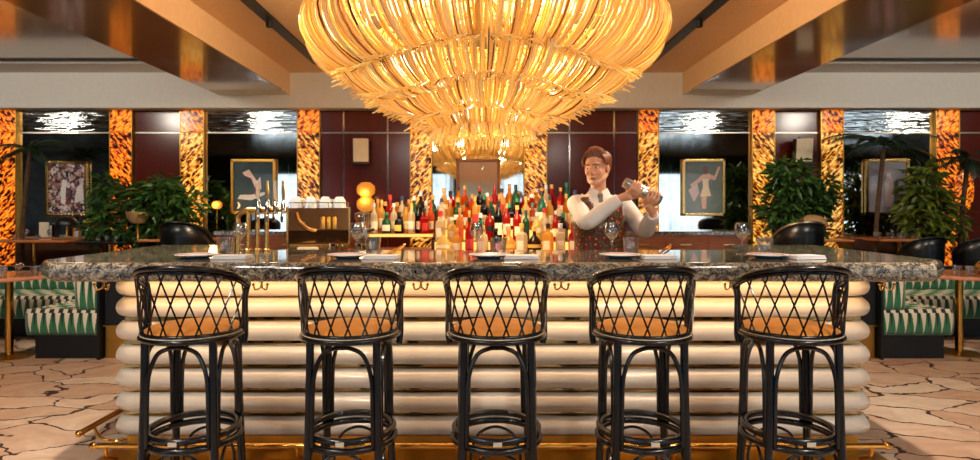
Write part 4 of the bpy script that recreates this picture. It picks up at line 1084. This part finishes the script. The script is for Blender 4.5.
for i in range(4):
    a = 2 * PI * i / 4; point('chandelier_bulb', (CX + .5 * math.cos(a), CY + .5 * math.sin(a), 2.30), 9, (1.0, 0.85, 0.56), .05)
point('chandelier_bulb', (CX, CY, 2.2), 12, (1.0, 0.85, 0.56), .06)

for i in range(6):
    a = 2 * PI * i / 6; point('coffer_fill_light', (CX + 1.0 * math.cos(a), CY + 1.0 * math.sin(a), 3.27), 26, (1.0, 0.80, 0.52), .06)  # added fill above the chandelier frame to brighten the coffer ceiling
# ================================================================== BANQUETTES
def flame_panel(parent, name, p0, p1, z0, z1, nrm, rep=0.085, bulge=0.03):
    """padded upholstery face from p0 to p1 (xy), z0 to z1, facing nrm"""
    p0, p1, nrm = Vector((*p0, 0)), Vector((*p1, 0)), Vector((*nrm, 0)).normalized()
    ln = (p1 - p0).length; nu, nv = max(2, int(ln / .03)), 8
    mb = MB(); uvl = mb.bm.loops.layers.uv.new('UVMap'); G = []
    for j in range(nv + 1):
        v = j / nv
        G.append([mb.bm.verts.new(p0.lerp(p1, i / nu) + nrm * (bulge * math.sqrt(max(0, 1 - (2 * v - 1) ** 2)) * (1 - .3 * abs(math.cos(PI * ln / rep * i / nu)))) + Vector((0, 0, z0 + (z1 - z0) * v))) for i in range(nu + 1)])
    for j in range(nv):
        for i in range(nu):
            f = mb.bm.faces.new((G[j][i], G[j][i + 1], G[j + 1][i + 1], G[j + 1][i]))
            for lp, (a, c) in zip(f.loops, ((i, j), (i + 1, j), (i + 1, j + 1), (i, j + 1))): lp[uvl].uv = (ln / rep * a / nu, c / nv)
    o = mb.build(name, M['flame'], parent); md = o.modifiers.new('padding', 'SOLIDIFY'); md.thickness = .02; md.offset = -1
    return o
for sd, s, xi, xo in (('left', -1, -3.55, -4.22), ('right', 1, 3.72, 4.38)):
    t = thing('banquette', 'green and white flame striped corner banquette at the %s end of the bar' % sd, 'banquette', (0, 0, 0), 0, 'striped banquettes')
    X = lambda a, c: ((a + c) / 2, abs(c - a))
    xf = xo + s * 3.6                                             # the long arm runs on to the side
    c, w = X(xi, xo - s * .06); MB().box((c, 6.3, .115), (w, 1.4, .23)).build('plinth', M['darknavy'], t, smooth=False)
    c, w = X(xi, xf); MB().box((c, 6.85, .115), (w, .6, .23)).build('plinth', M['darknavy'], t, smooth=False)
    c, w = X(xi, xo); MB().box((c, 6.3, .345), (w, 1.4, .21), bevel=.03).build('seat', M['zig'], t)
    c, w = X(xo, xf); MB().box((c, 6.8, .345), (w, .7, .21), bevel=.03).build('seat', M['zig'], t)
    a, e = sorted((xi, xo)); flame_panel(t, 'seat_front', (a, 5.6), (e, 5.6), .23, .455, (0, -1))
    flame_panel(t, 'seat_front', (xo, 5.6), (xo, 6.45), .23, .455, (s, 0))
    a, e = sorted((xo, xf)); flame_panel(t, 'seat_front', (a, 6.45), (e, 6.45), .23, .455, (0, -1))
    c, w = X(xi, xi + s * .2); MB().box((c, 6.35, .62), (w, 1.5, .34), bevel=.03).build('backrest', M['flame_plain'], t)
    a, e = sorted((xi, xi + s * .21)); flame_panel(t, 'backrest_end', (a, 5.6), (e, 5.6), .45, .79, (0, -1), .07)
    flame_panel(t, 'backrest_face', (xi + s * .2, 5.6), (xi + s * .2, 6.95), .45, .79, (s, 0))
    c, w = X(xi, xf); MB().box((c, 7.15, .55), (w, .14, .22), bevel=.03).build('backrest', M['flame_plain'], t)
    a, e = sorted((xi + s * .2, xf)); flame_panel(t, 'backrest_face', (a, 7.08), (e, 7.08), .45, .655, (0, -1), .10)
    MB().box((xi - s * .012, 6.4, .41), (.022, 1.72, .82)).build('side_screen', M['darknavy'], t, smooth=False)
    c, w = X(xi, xf); MB().box((c, 7.3, .35), (w, .14, .7)).build('rear_screen', M['darknavy'], t, smooth=False)
def pedestal_table(label, x, y, h, r, top, z0=0.0, group=None, square=None):
    t = thing('pedestal_table', label, 'table', (x, y, z0), 0, group)
    if square: MB().box((0, 0, h - .0175), (square[0], square[1], .035), bevel=.01).build('tabletop', top, t)
    else: MB().lathe([(0, h - .035), (r - .01, h - .035), (r, h - .025), (r, h - .008), (r - .008, h), (0, h)], (0, 0, 0), 40).build('tabletop', top, t)
    MB().lathe([(0, .012), (.034, .012), (.034, h - .06), (.08, h - .036), (0, h - .036)], (0, 0, 0), 18).build('column', M['brass'], t)
    MB().lathe([(0, 0), (.2, 0), (.2, .008), (.06, .022), (0, .024)], (0, 0, 0), 32).build('base', M['brass_soft'], t)
    return t
TLx, TLy, TH = -4.45, 5.66, .775
pedestal_table('round pink marble table on a gold column at the left edge', TLx, TLy, TH, .385, M['pink_marble'])
TRx, TRy = 4.62, 5.8
pedestal_table('round pink marble table on a gold column at the right edge', TRx, TRy, TH, .40, M['pink_marble'])
for k, (dx, dy) in enumerate(((-.12, -.2), (-.02, -.24), (.09, -.22), (.2, -.16), (.0, -.08), (.14, -.05), (.26, -.02))):
    lab = '%s glass on the pink marble table at left' % ordinal(k)
    if k % 2: dup(wg0, (TLx + dx, TLy + dy, TH), 0, 'wine glass, %s from left among the glasses on the left marble table' % ordinal(k), 'glasses on the left table', (.62, .62, .62))
    else: dup(tb0, (TLx + dx, TLy + dy, TH), 0, 'tumbler, %s from left among the glasses on the left marble table' % ordinal(k), 'glasses on the left table', (.95, .95, .95))
cl = thing('table_lamp', 'small gold dome lamp on the right marble table', 'lamp', (4.72, 5.62, TH))
MB().lathe([(0, 0), (.075, 0), (.078, .012), (.05, .02), (0, .02)], (0, 0, 0), 24).build('base', M['gold'], cl)
MB().lathe([(.045, .02), (.05, .02), (.05, .05), (.045, .05)], (0, 0, 0), 20).build('collar', M['brass'], cl)
MB().lathe([(.076, .045), (.08, .06), (.07, .1), (.045, .13), (.012, .145), (0.008, .16), (0, .162)], (0, 0, 0), 24).build('dome', M['gold'], cl)
for k, (dx, dy) in enumerate(((-.02, -.16), (-.1, -.1), (.22, -.2))):
    dup(tb0, (TRx + dx, TRy + dy, TH), 0, 'tumbler beside the gold dome lamp, %s from left' % ordinal(k), 'glasses on the right table', (.95, .95, .95))

# ================================================================== BACK OF THE ROOM
PF = .25
LY = 8.95
led = thing('ledge_cabinet', 'dark ledge cabinet under the sports collage picture', 'cabinet', (at(66, 0, LY).x, LY, PF))
MB().box((0, 0, .355), (1.22, .34, .71)).build('body', M['wood_dark'], led, smooth=False); MB().box((0, 0, .72), (1.26, .38, .03), bevel=.005).build('top', M['wood'], led, smooth=False)
zl = PF + .735
led2 = dup(led, (at(886, 0, LY).x, LY, PF), 0, 'dark ledge cabinet under the grey picture at right')
led3 = dup(led, (at(253, 0, LY).x, LY, PF), 0, 'dark ledge cabinet under the dark teal picture')
led3 = dup(led, (at(703, 0, LY).x, LY, PF), 0, 'dark ledge cabinet under the dancer picture')
def mushroom(label, x, y, z, r, stem, mat, flip=False, stemmat='brass_soft'):
    t = thing('mushroom_lamp', label, 'lamp', (x, y, z))
    MB().lathe([(0, 0), (r * .5, 0), (r * .5, .012), (.02, .02), (.014, .03), (.014, stem), (0, stem)], (0, 0, 0), 20).build('stem', M[stemmat], t)
    if flip: p = [(0, stem), (r * .55, stem + .02), (r * .9, stem + .09), (r, stem + .17), (r * .98, stem + .175), (0, stem + .175)]
    else: p = [(0.0, stem - .02), (r * .98, stem - .03), (r, stem - .015), (r * .8, stem + .06), (r * .4, stem + .1), (0, stem + .11)]
    MB().lathe(p, (0, 0, 0), 28).build('lamp_shade', M[mat], t)
    return t
p = at(67, 0, 8.85); mushroom('black mushroom lamp on the ledge under the sports collage', p.x, 8.85, zl, .15, .20, 'black')
p = at(140, 0, 7.5); zt = .93
p = at(140, 240, 7.75)
# books and small frames on the left ledge
for k, (px, w, h, m, lab) in enumerate(((47, .16, .22, 'paper', 'cream book standing at the left end of the ledge'), (51, .14, .17, 'linen', 'shorter white book leaning beside the cream book'),
                                      (59, .05, .2, 'terracotta', 'thin brown book left of the black mushroom lamp'), (78, .04, .13, 'leather_tan', 'tan book right of the black mushroom lamp'), (81, .04, .11, 'linen', 'white book right of the tan book'))):
    q = at(px, 0, 8.92)
    t = thing('book', lab, 'book', (q.x, 8.86 + .03 * (k % 2), zl), 0.1 * (k - 2), 'books on the left ledge')
    MB().box((0, 0, h / 2), (w, .02 if k < 2 else .12, h), bevel=.002).build('cover', M[m], t, smooth=False)
    MB().box((0, -.002, h / 2 + .002), (w - .008, .014 if k < 2 else .116, h - .003)).build('pages', M['paper'], t, smooth=False)
q = at(91, 0, 8.85)
vs_ = thing('flower_vase', 'white vase of yellow flowers at the right end of the left ledge', 'vase', (q.x, 8.85, zl))
MB().lathe([(0, 0), (.05, 0), (.08, .05), (.07, .1), (.04, .13), (.045, .14), (0, .13)], (0, 0, 0), 18).build('vase', M['porcelain'], vs_)
fm = MB(); rf = random.Random(4)
for i in range(46):
    d = Vector((rf.gauss(0, .06), rf.gauss(0, .06), .2 + rf.uniform(-.05, .06))); fm.ball(d, rf.uniform(.014, .026), 7, 5)
fm.build('blossom', simple('yellow_petals', srgb(206, 178, 60), .6, var=.3), vs_, kind='stuff')
def foliage(mb, c, rad, n, size, rnd, droop=.4, aspect=.38):
    for i in range(n):
        v = Vector((rnd.gauss(0, 1), rnd.gauss(0, 1), rnd.gauss(0, 1))); v.normalize(); v *= rnd.random() ** .45
        p = Vector(c) + Vector((v.x * rad[0], v.y * rad[1], v.z * rad[2]))
        d = Vector((v.x + rnd.gauss(0, .5), v.y + rnd.gauss(0, .5), v.z * .4 - droop + rnd.gauss(0, .4))).normalized()
        L_ = size * rnd.uniform(.65, 1.25); sd = d.cross(Vector((rnd.gauss(0, 1), rnd.gauss(0, 1), 1.2))).normalized(); up = sd.cross(d)
        V = [p, p + d * L_ * .45 + sd * L_ * aspect * .5 + up * L_ * .08, p + d * L_, p + d * L_ * .45 - sd * L_ * aspect * .5 + up * L_ * .08]
        a = [mb.bm.verts.new(q) for q in V]; m0 = mb.bm.verts.new(p + d * L_ * .5)
        mb.bm.faces.new((a[0], a[1], m0)); mb.bm.faces.new((a[1], a[2], m0)); mb.bm.faces.new((a[2], a[3], m0)); mb.bm.faces.new((a[3], a[0], m0))
def plant(label, px, Y, clumps, mat, size, dens, seed, z0=PF, kind='potted_tree'):
    q = at(px, 0, Y); t = thing(kind, label, 'plant', (q.x, Y, z0)); rnd = random.Random(seed); s = Y / F
    MB().lathe([(0, 0), (.14, 0), (.18, .3), (.19, .32), (.165, .32), (.16, .28), (0, .28)], (0, 0, 0), 24).build('pot', M['terracotta'], t)
    st = MB(); fo = MB()
    for (cx, cy, rx, rz) in clumps:
        c = Vector(((cx - px) * s, rnd.uniform(-.12, .05), EYE - (cy - VY) * s - z0))
        st.tube(catmull([(rnd.uniform(-.03, .03), 0, .25), (c.x * .3, c.y * .3, .25 + (c.z - .25) * .5), c], 4), [.02] * 4 + [.012] * 4 + [.006], 7)
        foliage(fo, c, (rx * s, min(.24, rx * s), rz * s), int(dens * rx * rz / 100), size, rnd)
    st.build('trunk', M['bark'], t); fo.build('foliage', M[mat], t, kind='stuff')
    return t
plant('bushy green ficus between two amber pilasters at left', 160, 8.52, [(160, 200, 26, 22), (135, 198, 16, 20), (185, 205, 18, 18), (160, 228, 34, 18), (130, 226, 14, 16), (165, 182, 14, 10)], 'leaf_dark', .17, 62, 1)
plant('bushy green ficus beside the sports collage picture', 106, 8.52, [(104, 190, 12, 16), (108, 214, 12, 20), (100, 232, 12, 12)], 'leaf_dark', .16, 70, 2)
plant('bushy green ficus between two amber pilasters right of the bartender', 795, 8.52, [(790, 180, 20, 22), (785, 205, 22, 24), (808, 200, 20, 22), (776, 172, 10, 14), (795, 228, 26, 18), (822, 190, 12, 18)], 'leaf_dark', .17, 66, 3)
plant('tall yellow green bush right of the grey picture', 918, 8.5, [(915, 190, 16, 18), (914, 212, 14, 18), (932, 205, 18, 22), (945, 222, 16, 16), (922, 174, 10, 12), (930, 230, 20, 12)], 'leaf_mid', .18, 60, 4)
def palm(label, px, Y, top, nf, ln, seed):
    q = at(px, 0, Y); t = thing('potted_palm', label, 'palm', (q.x, Y, PF)); rnd = random.Random(seed); zt_ = EYE - (top - VY) * Y / F - PF
    MB().lathe([(0, 0), (.14, 0), (.18, .3), (.19, .32), (.165, .32), (.16, .28), (0, .28)], (0, 0, 0), 24).build('pot', M['terracotta'], t)
    MB().tube(catmull([(-.12, 0, .25), (-.1, 0, zt_ * .5), (0, 0, zt_)], 6), [.03] * 12 + [.02], 9).build('trunk', M['bark'], t)
    for i in range(nf):
        a = 2 * PI * i / nf + rnd.uniform(-.3, .3); el = rnd.uniform(.0, .9); mb = MB(); P = []
        for j in range(13):
            f = j / 12; r = ln * f * math.cos(el * (1 - f)); z = ln * (math.sin(el) * f - .55 * f * f)
            P.append(Vector((r * math.cos(a), r * math.sin(a) * .28, zt_ + z)))
        mb.tube(P, [.008] * 12 + [.003], 5)
        for j in range(2, 13):
            d = (P[j] - P[j - 1]).normalized(); sd = d.cross(Vector((0, 0, 1))).normalized()
            for s in (-1, 1):
                for h in (0, .5):
                    b0 = P[j - 1].lerp(P[j], h); tip = b0 + (d * .6 + sd * s * .6 + Vector((0, 0, -.35))) * ln * .34 * (1 - abs(j / 12 - .5)); w = d * .012
                    V = [mb.bm.verts.new(x) for x in (b0 - w, tip, b0 + w)]; mb.bm.faces.new(V)
        mb.build('frond', M['palm'], t)
    return t
palm('dark palm arching left of the sports collage picture', 30, 8.6, 150, 9, .62, 5)
palm('dark palm arching over the grey picture at right', 884, 8.45, 146, 10, .85, 6)
palm('dark palm at the far right edge', 968, 8.4, 160, 9, .7, 7)

# pictures on the mirrors
def canvas_mat(name, cols, scale, mode='voronoi'):
    t = NT(name); v = t.coords()
    if mode == 'voronoi':
        w = t.n('ShaderNodeTexNoise', ins={'Scale': 9.0}); t.l(v, w.inputs[0])
        ad = t.n('ShaderNodeVectorMath', operation='MULTIPLY_ADD'); t.l(w.outputs['Color'], ad.inputs[0]); ad.inputs[1].default_value = (.12, .12, .12); t.l(v, ad.inputs[2])
        vo = t.n('ShaderNodeTexVoronoi', ins={'Scale': scale}); t.l(ad.outputs[0], vo.inputs[0]); s = t.n('ShaderNodeSeparateColor'); t.l(vo.outputs['Color'], s.inputs[0]); f = s.outputs[0]
    else: f = t.noise(v, scale, 3, .5, .6)
    st = [(i / len(cols) if mode == 'voronoi' else .3 + .4 * i / max(1, len(cols) - 1), c) for i, c in enumerate(cols)]
    return t.surf(t.bsdf(t.ramp(f, st, 'CONSTANT' if mode == 'voronoi' else 'LINEAR'), .5, Coat_Weight=.7, Coat_Roughness=.03).outputs[0])
def pale_print_reflection():
    t = NT('pale_print_reflection'); v = t.coords(); s = t.n('ShaderNodeSeparateXYZ'); t.l(v, s.inputs[0])
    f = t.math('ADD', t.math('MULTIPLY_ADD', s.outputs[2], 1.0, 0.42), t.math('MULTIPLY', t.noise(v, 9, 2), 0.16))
    c = t.ramp(f, [(0.30, srgb(196, 212, 220)), (0.52, srgb(170, 188, 196)), (0.62, srgb(186, 150, 126)), (0.85, srgb(196, 160, 136))])  # brown upper half paints the chandelier's reflection into the print
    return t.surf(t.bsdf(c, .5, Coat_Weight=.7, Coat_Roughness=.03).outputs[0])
ART = {
    'collage': canvas_mat('collage_print', [srgb(60, 40, 50), srgb(170, 110, 110), srgb(214, 200, 200), srgb(34, 30, 38), srgb(190, 150, 140), srgb(120, 60, 60), srgb(226, 220, 220), srgb(80, 70, 90)], 26),
    'teal': canvas_mat('dark_teal_print', [srgb(20, 44, 54), srgb(36, 66, 74)], 4, 'noise'),
    'pale': pale_print_reflection(),
    'grey': canvas_mat('grey_teal_print', [srgb(84, 104, 108), srgb(110, 126, 126)], 3, 'noise'),
    'lavender': canvas_mat('lavender_print', [srgb(120, 122, 134), srgb(164, 160, 170)], 3, 'noise')}
def flat(mb, pts, y, d=.004):
    lo = [mb.bm.verts.new((x, y, z)) for x, z in pts]; hi = [mb.bm.verts.new((x, y - d, z)) for x, z in pts]; n = len(pts)
    mb.bm.faces.new(lo); mb.bm.faces.new(hi[::-1])
    for i in range(n): mb.bm.faces.new((lo[i], lo[(i + 1) % n], hi[(i + 1) % n], hi[i]))
def picture(label, x0, x1, y0, y1, art, frame='gold', shapes=()):
    Y = YW - .06; c = at((x0 + x1) / 2, (y0 + y1) / 2, Y); w, h = (x1 - x0) * Y / F, (y1 - y0) * Y / F
    t = thing('framed_picture', label, 'picture', (c.x, Y, c.z), 0, None)
    f = .045
    fb = MB()
    for s in (-1, 1):
        fb.box((s * (w / 2 - f / 2), 0, 0), (f, .05, h), bevel=.008); fb.box((0, 0, s * (h / 2 - f / 2)), (w, .05, f), bevel=.008)
    fb.build('frame', M[frame], t)
    MB().box((0, .012, 0), (w - f, .02, h - f)).build('print', ART[art], t, smooth=False)
    for k, (col, pts) in enumerate(shapes):
        m = MB(); flat(m, [(x * w / 2, z * h / 2) for x, z in pts], .002 - .0005 * k, .002); m.build('painted_shape', simple('ink_%s_%d' % (art, k), srgb(*col), .5, var=.1, nscale=30, Coat_Weight=.6), t, smooth=False)
    return t
picture('busy pink and white sports collage picture in gold frame at left', 46, 88, 161, 217, 'collage', 'gold', [((226, 222, 222), [(-.3, -.5), (-.1, -.55), (-.05, 0), (.0, .3), (-.2, .35), (-.3, 0)]), ((232, 226, 226), [(.35, -.5), (.8, -.4), (.75, .2), (.5, .1), (.4, -.2)])])
picture('dark teal picture of a reclining pale figure behind the beer taps', 231, 276, 159, 214, 'teal', 'brass_soft', [((214, 190, 186), [(-.5, .5), (-.2, .62), (.15, .2), (.3, .35), (.35, -.1), (.1, -.1), (-.1, .3), (-.4, .4)]), ((206, 202, 200), [(-.7, -.45), (-.1, -.5), (.5, -.3), (.5, -.2), (-.1, -.3), (-.6, -.3)]), ((170, 60, 66), [(.1, .1), (.25, .12), (.2, -.4), (.08, -.35)])])
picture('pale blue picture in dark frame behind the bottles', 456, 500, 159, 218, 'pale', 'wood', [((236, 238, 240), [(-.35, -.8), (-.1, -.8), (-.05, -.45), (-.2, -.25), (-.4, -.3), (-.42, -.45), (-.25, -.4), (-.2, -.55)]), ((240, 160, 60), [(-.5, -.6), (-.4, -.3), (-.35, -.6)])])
picture('grey picture of a dancer with one arm raised, right of the bartender', 682, 725, 159, 216, 'grey', 'gold', [((206, 170, 152), [(-.05, -.75), (.12, -.75), (.16, -.2), (.2, .2), (.34, .3), (.55, .25), (.78, .72), (.7, .74), (.5, .4), (.28, .48), (.1, .5), (-.1, .42), (-.35, .25), (-.62, .1), (-.55, .02), (-.25, .15), (-.05, .25), (.0, -.1), (-.1, -.4)]),
                                                            ((220, 206, 178), [(-.05, .3), (.22, .3), (.24, .05), (.36, -.3), (-.16, -.32), (-.02, .0)]), ((110, 84, 92), [(.0, .72), (.16, .75), (.24, .58), (.12, .44), (-.02, .52)]), ((196, 176, 178), [(-.7, -.1), (-.3, .2), (-.2, -.2), (-.45, -.5)])])
picture('lavender grey picture in gold frame at the far right', 865, 909, 159, 215, 'lavender', 'gold', [((206, 186, 186), [(-.05, -.7), (.2, -.7), (.3, .1), (.15, .5), (.0, .5), (-.1, .1)]), ((60, 54, 64), [(.3, -.7), (.55, -.6), (.5, .3), (.35, .2)])])  # dark shape paints a plant's reflection onto the picture

# speakers, sconces
for label, px, py, rz in (('cream wall speaker hanging above the double globe lamp', 361, 151, .12), ('cream wall speaker hanging above the right ficus', 804, 151, -.2)):
    q = at(px, py, 8.95); t = thing('wall_speaker', label, 'speaker', q, rz, 'wall speakers')
    MB().box((0, .06, 0), (.25, .16, .37), rot=(.16, 0, 0), bevel=.012).build('cabinet', M['terracotta'], t)
    MB().box((0, -.026, .012), (.225, .014, .345), rot=(.16, 0, 0), bevel=.004).build('grille', M['paper'], t)
    MB().tube([(0, .1, 0), (0, .2, .12), (0, .21, .24)], .014, 8).build('bracket', M['black'], t)
def globe_sconce(label, px, py, Y, r, n):
    q = at(px, py, Y); t = thing('globe_lamp', label, 'lamp', (q.x, Y, q.z))
    for k in range(n):
        z = (k - (n - 1) / 2) * r * 1.55
        MB().lathe([(0, -r * .82), (r * .5, -r * .78), (r * .92, -r * .4), (r, 0), (r * .92, r * .4), (r * .5, r * .78), (0, r * .82)], (0, 0, z), 24).build('globe', M['globe_lamp'], t)
    if Y > 8.9: MB().tube([(0, r * .6, 0), (0, YW - Y - .03, 0)], .012, 8).build('wall_arm', M['brass'], t)
    else: MB().lathe([(0, -q.z + .97), (.05, -q.z + .97), (.05, -q.z + .985), (.01, -q.z + 1.0), (.01, -r * .8), (0, -r * .8)], (0, 0, 0), 16).build('stand', M['brass'], t)
    point('globe_bulb', (q.x, Y - r - .06, q.z), 5, (1.0, .62, .25), .05)
    return t
globe_sconce('double amber glass globe lamp on the red wall behind the grinder', 366, 197, 9.0, .14, 2)
globe_sconce('small amber globe placed for a lamp reflection left of the dark teal picture', 217, 205, 8.85, .075, 1)  # globe and bulb added in place of a lamp's mirror reflection
nic = thing('wall_light', 'glowing amber oval wall light behind the far right palm', 'wall light', at(964, 190, 9.12))
MB().ball((0, 0, 0), (.15, .05, .34), 24, 14).build('shell', M['amber_deep'], nic)
MB().tube([(.16 * math.cos(2 * PI * i / 32), .02, .35 * math.sin(2 * PI * i / 32)) for i in range(32)], .012, 8, closed=True).build('rim', M['wood_dark'], nic)

# tables, chairs and lamps on the raised floor
def high_table(label, px0, px1, Y, z, mat):
    a, e = at(px0, 0, Y).x, at(px1, 0, Y).x
    return pedestal_table(label, (a + e) / 2, Y, z - PF, 0, M[mat], PF, None, (e - a, .40))
high_table('reddish wooden table with glasses under the left palm', -6, 74, 8.34, .975, 'wood_table')
high_table('black table with plates in front of the left ficus', 86, 134, 8.34, .95, 'black')
high_table('reddish wooden table behind the left end of the counter', 146, 214, 8.34, .985, 'wood_table')
high_table('reddish wooden table before the right ficus', 762, 846, 8.34, .985, 'wood_table')
high_table('reddish wooden table with a row of tumblers at right', 872, 926, 8.34, .99, 'wood_table')
for k in range(7):
    q = at(879 + k * 6.4, 0, 8.15); dup(tb0, (q.x, 8.2 + .1 * (k % 2), .99), 0, 'tumbler, %s from left in the row on the right wooden table' % ordinal(k), 'tumblers on the right wooden table', (.95, .95, .95))
for k in range(5):
    q = at(8 + k * 12, 0, 8.15); dup(wg0 if k % 2 else tb0, (q.x, 8.26, .975), 0, 'glass, %s from left on the reddish table under the left palm' % ordinal(k), 'glasses under the left palm', (.75, .75, .75))
for k in range(3):
    q = at(98 + k * 9, 0, 8.2); dup(tb0, (q.x, 8.2, .95), 0, 'tumbler, %s from left on the black table' % ordinal(k), 'glasses on the black table', (.9, .9, .9))
q = at(131.5, 0, 8.1); mushroom('beige bowl shaped lamp on a stem before the left ficus', q.x, 8.25, .95, .15, .235, 'paper_dim', True)
q = at(818, 0, 8.12); mushroom('beige mushroom lamp on the table before the right ficus', q.x, 8.25, .985, .19, .225, 'paper_dim')
def club_chair(label, px, Y, rim, sc=1.0):
    q = at(px, 0, Y); t = thing('barrel_chair', label, 'chair', (q.x, Y, PF), 0, 'black barrel chairs'); t.scale = (sc, sc, sc)
    A = [math.radians(a) for a in range(-110, 111, 10)]
    mb = MB(); R = .30; rows = []
    for f in (0, .33, .66, 1.0):
        rows.append([mb.bm.verts.new((R * (1 + .06 * f) * math.sin(a), -R * (1 + .06 * f) * math.cos(a), .42 + f * (.55 - .30 * (abs(a) / math.radians(110)) ** 2.2))) for a in A])
    for a, c in zip(rows, rows[1:]):
        for i in range(len(A) - 1): mb.bm.faces.new((a[i], a[i + 1], c[i + 1], c[i]))
    o = mb.build('backrest', M['black'], t); md = o.modifiers.new('padding', 'SOLIDIFY'); md.thickness = .05
    MB().tube([(R * 1.06 * math.sin(a), -R * 1.06 * math.cos(a), .98 - .30 * (abs(a) / math.radians(110)) ** 2.2) for a in A], .016, 8).build('rim', M[rim], t)
    MB().lathe([(0, .38), (.28, .38), (.29, .42), (.27, .47), (0, .48)], (0, 0, 0), 28).build('seat', M['black'], t)
    for k in range(4): 
        a = math.radians(45 + 90 * k); MB().tube([(.2 * math.sin(a), -.2 * math.cos(a), .39), (.25 * math.sin(a), -.25 * math.cos(a), 0)], [.02, .013], 8).build('leg', M['wood_dark'], t)
    return t
club_chair('black barrel chair at the table before the left ficus', 187, 7.86, 'black')
club_chair('black barrel chair with pale rim before the right ficus', 797, 7.86, 'steel')
club_chair('dark barrel chair in front of the right tumbler table', 921, 7.86, 'black', .8)
club_chair('dark barrel chair at the far right edge', 975, 7.86, 'black', .8)
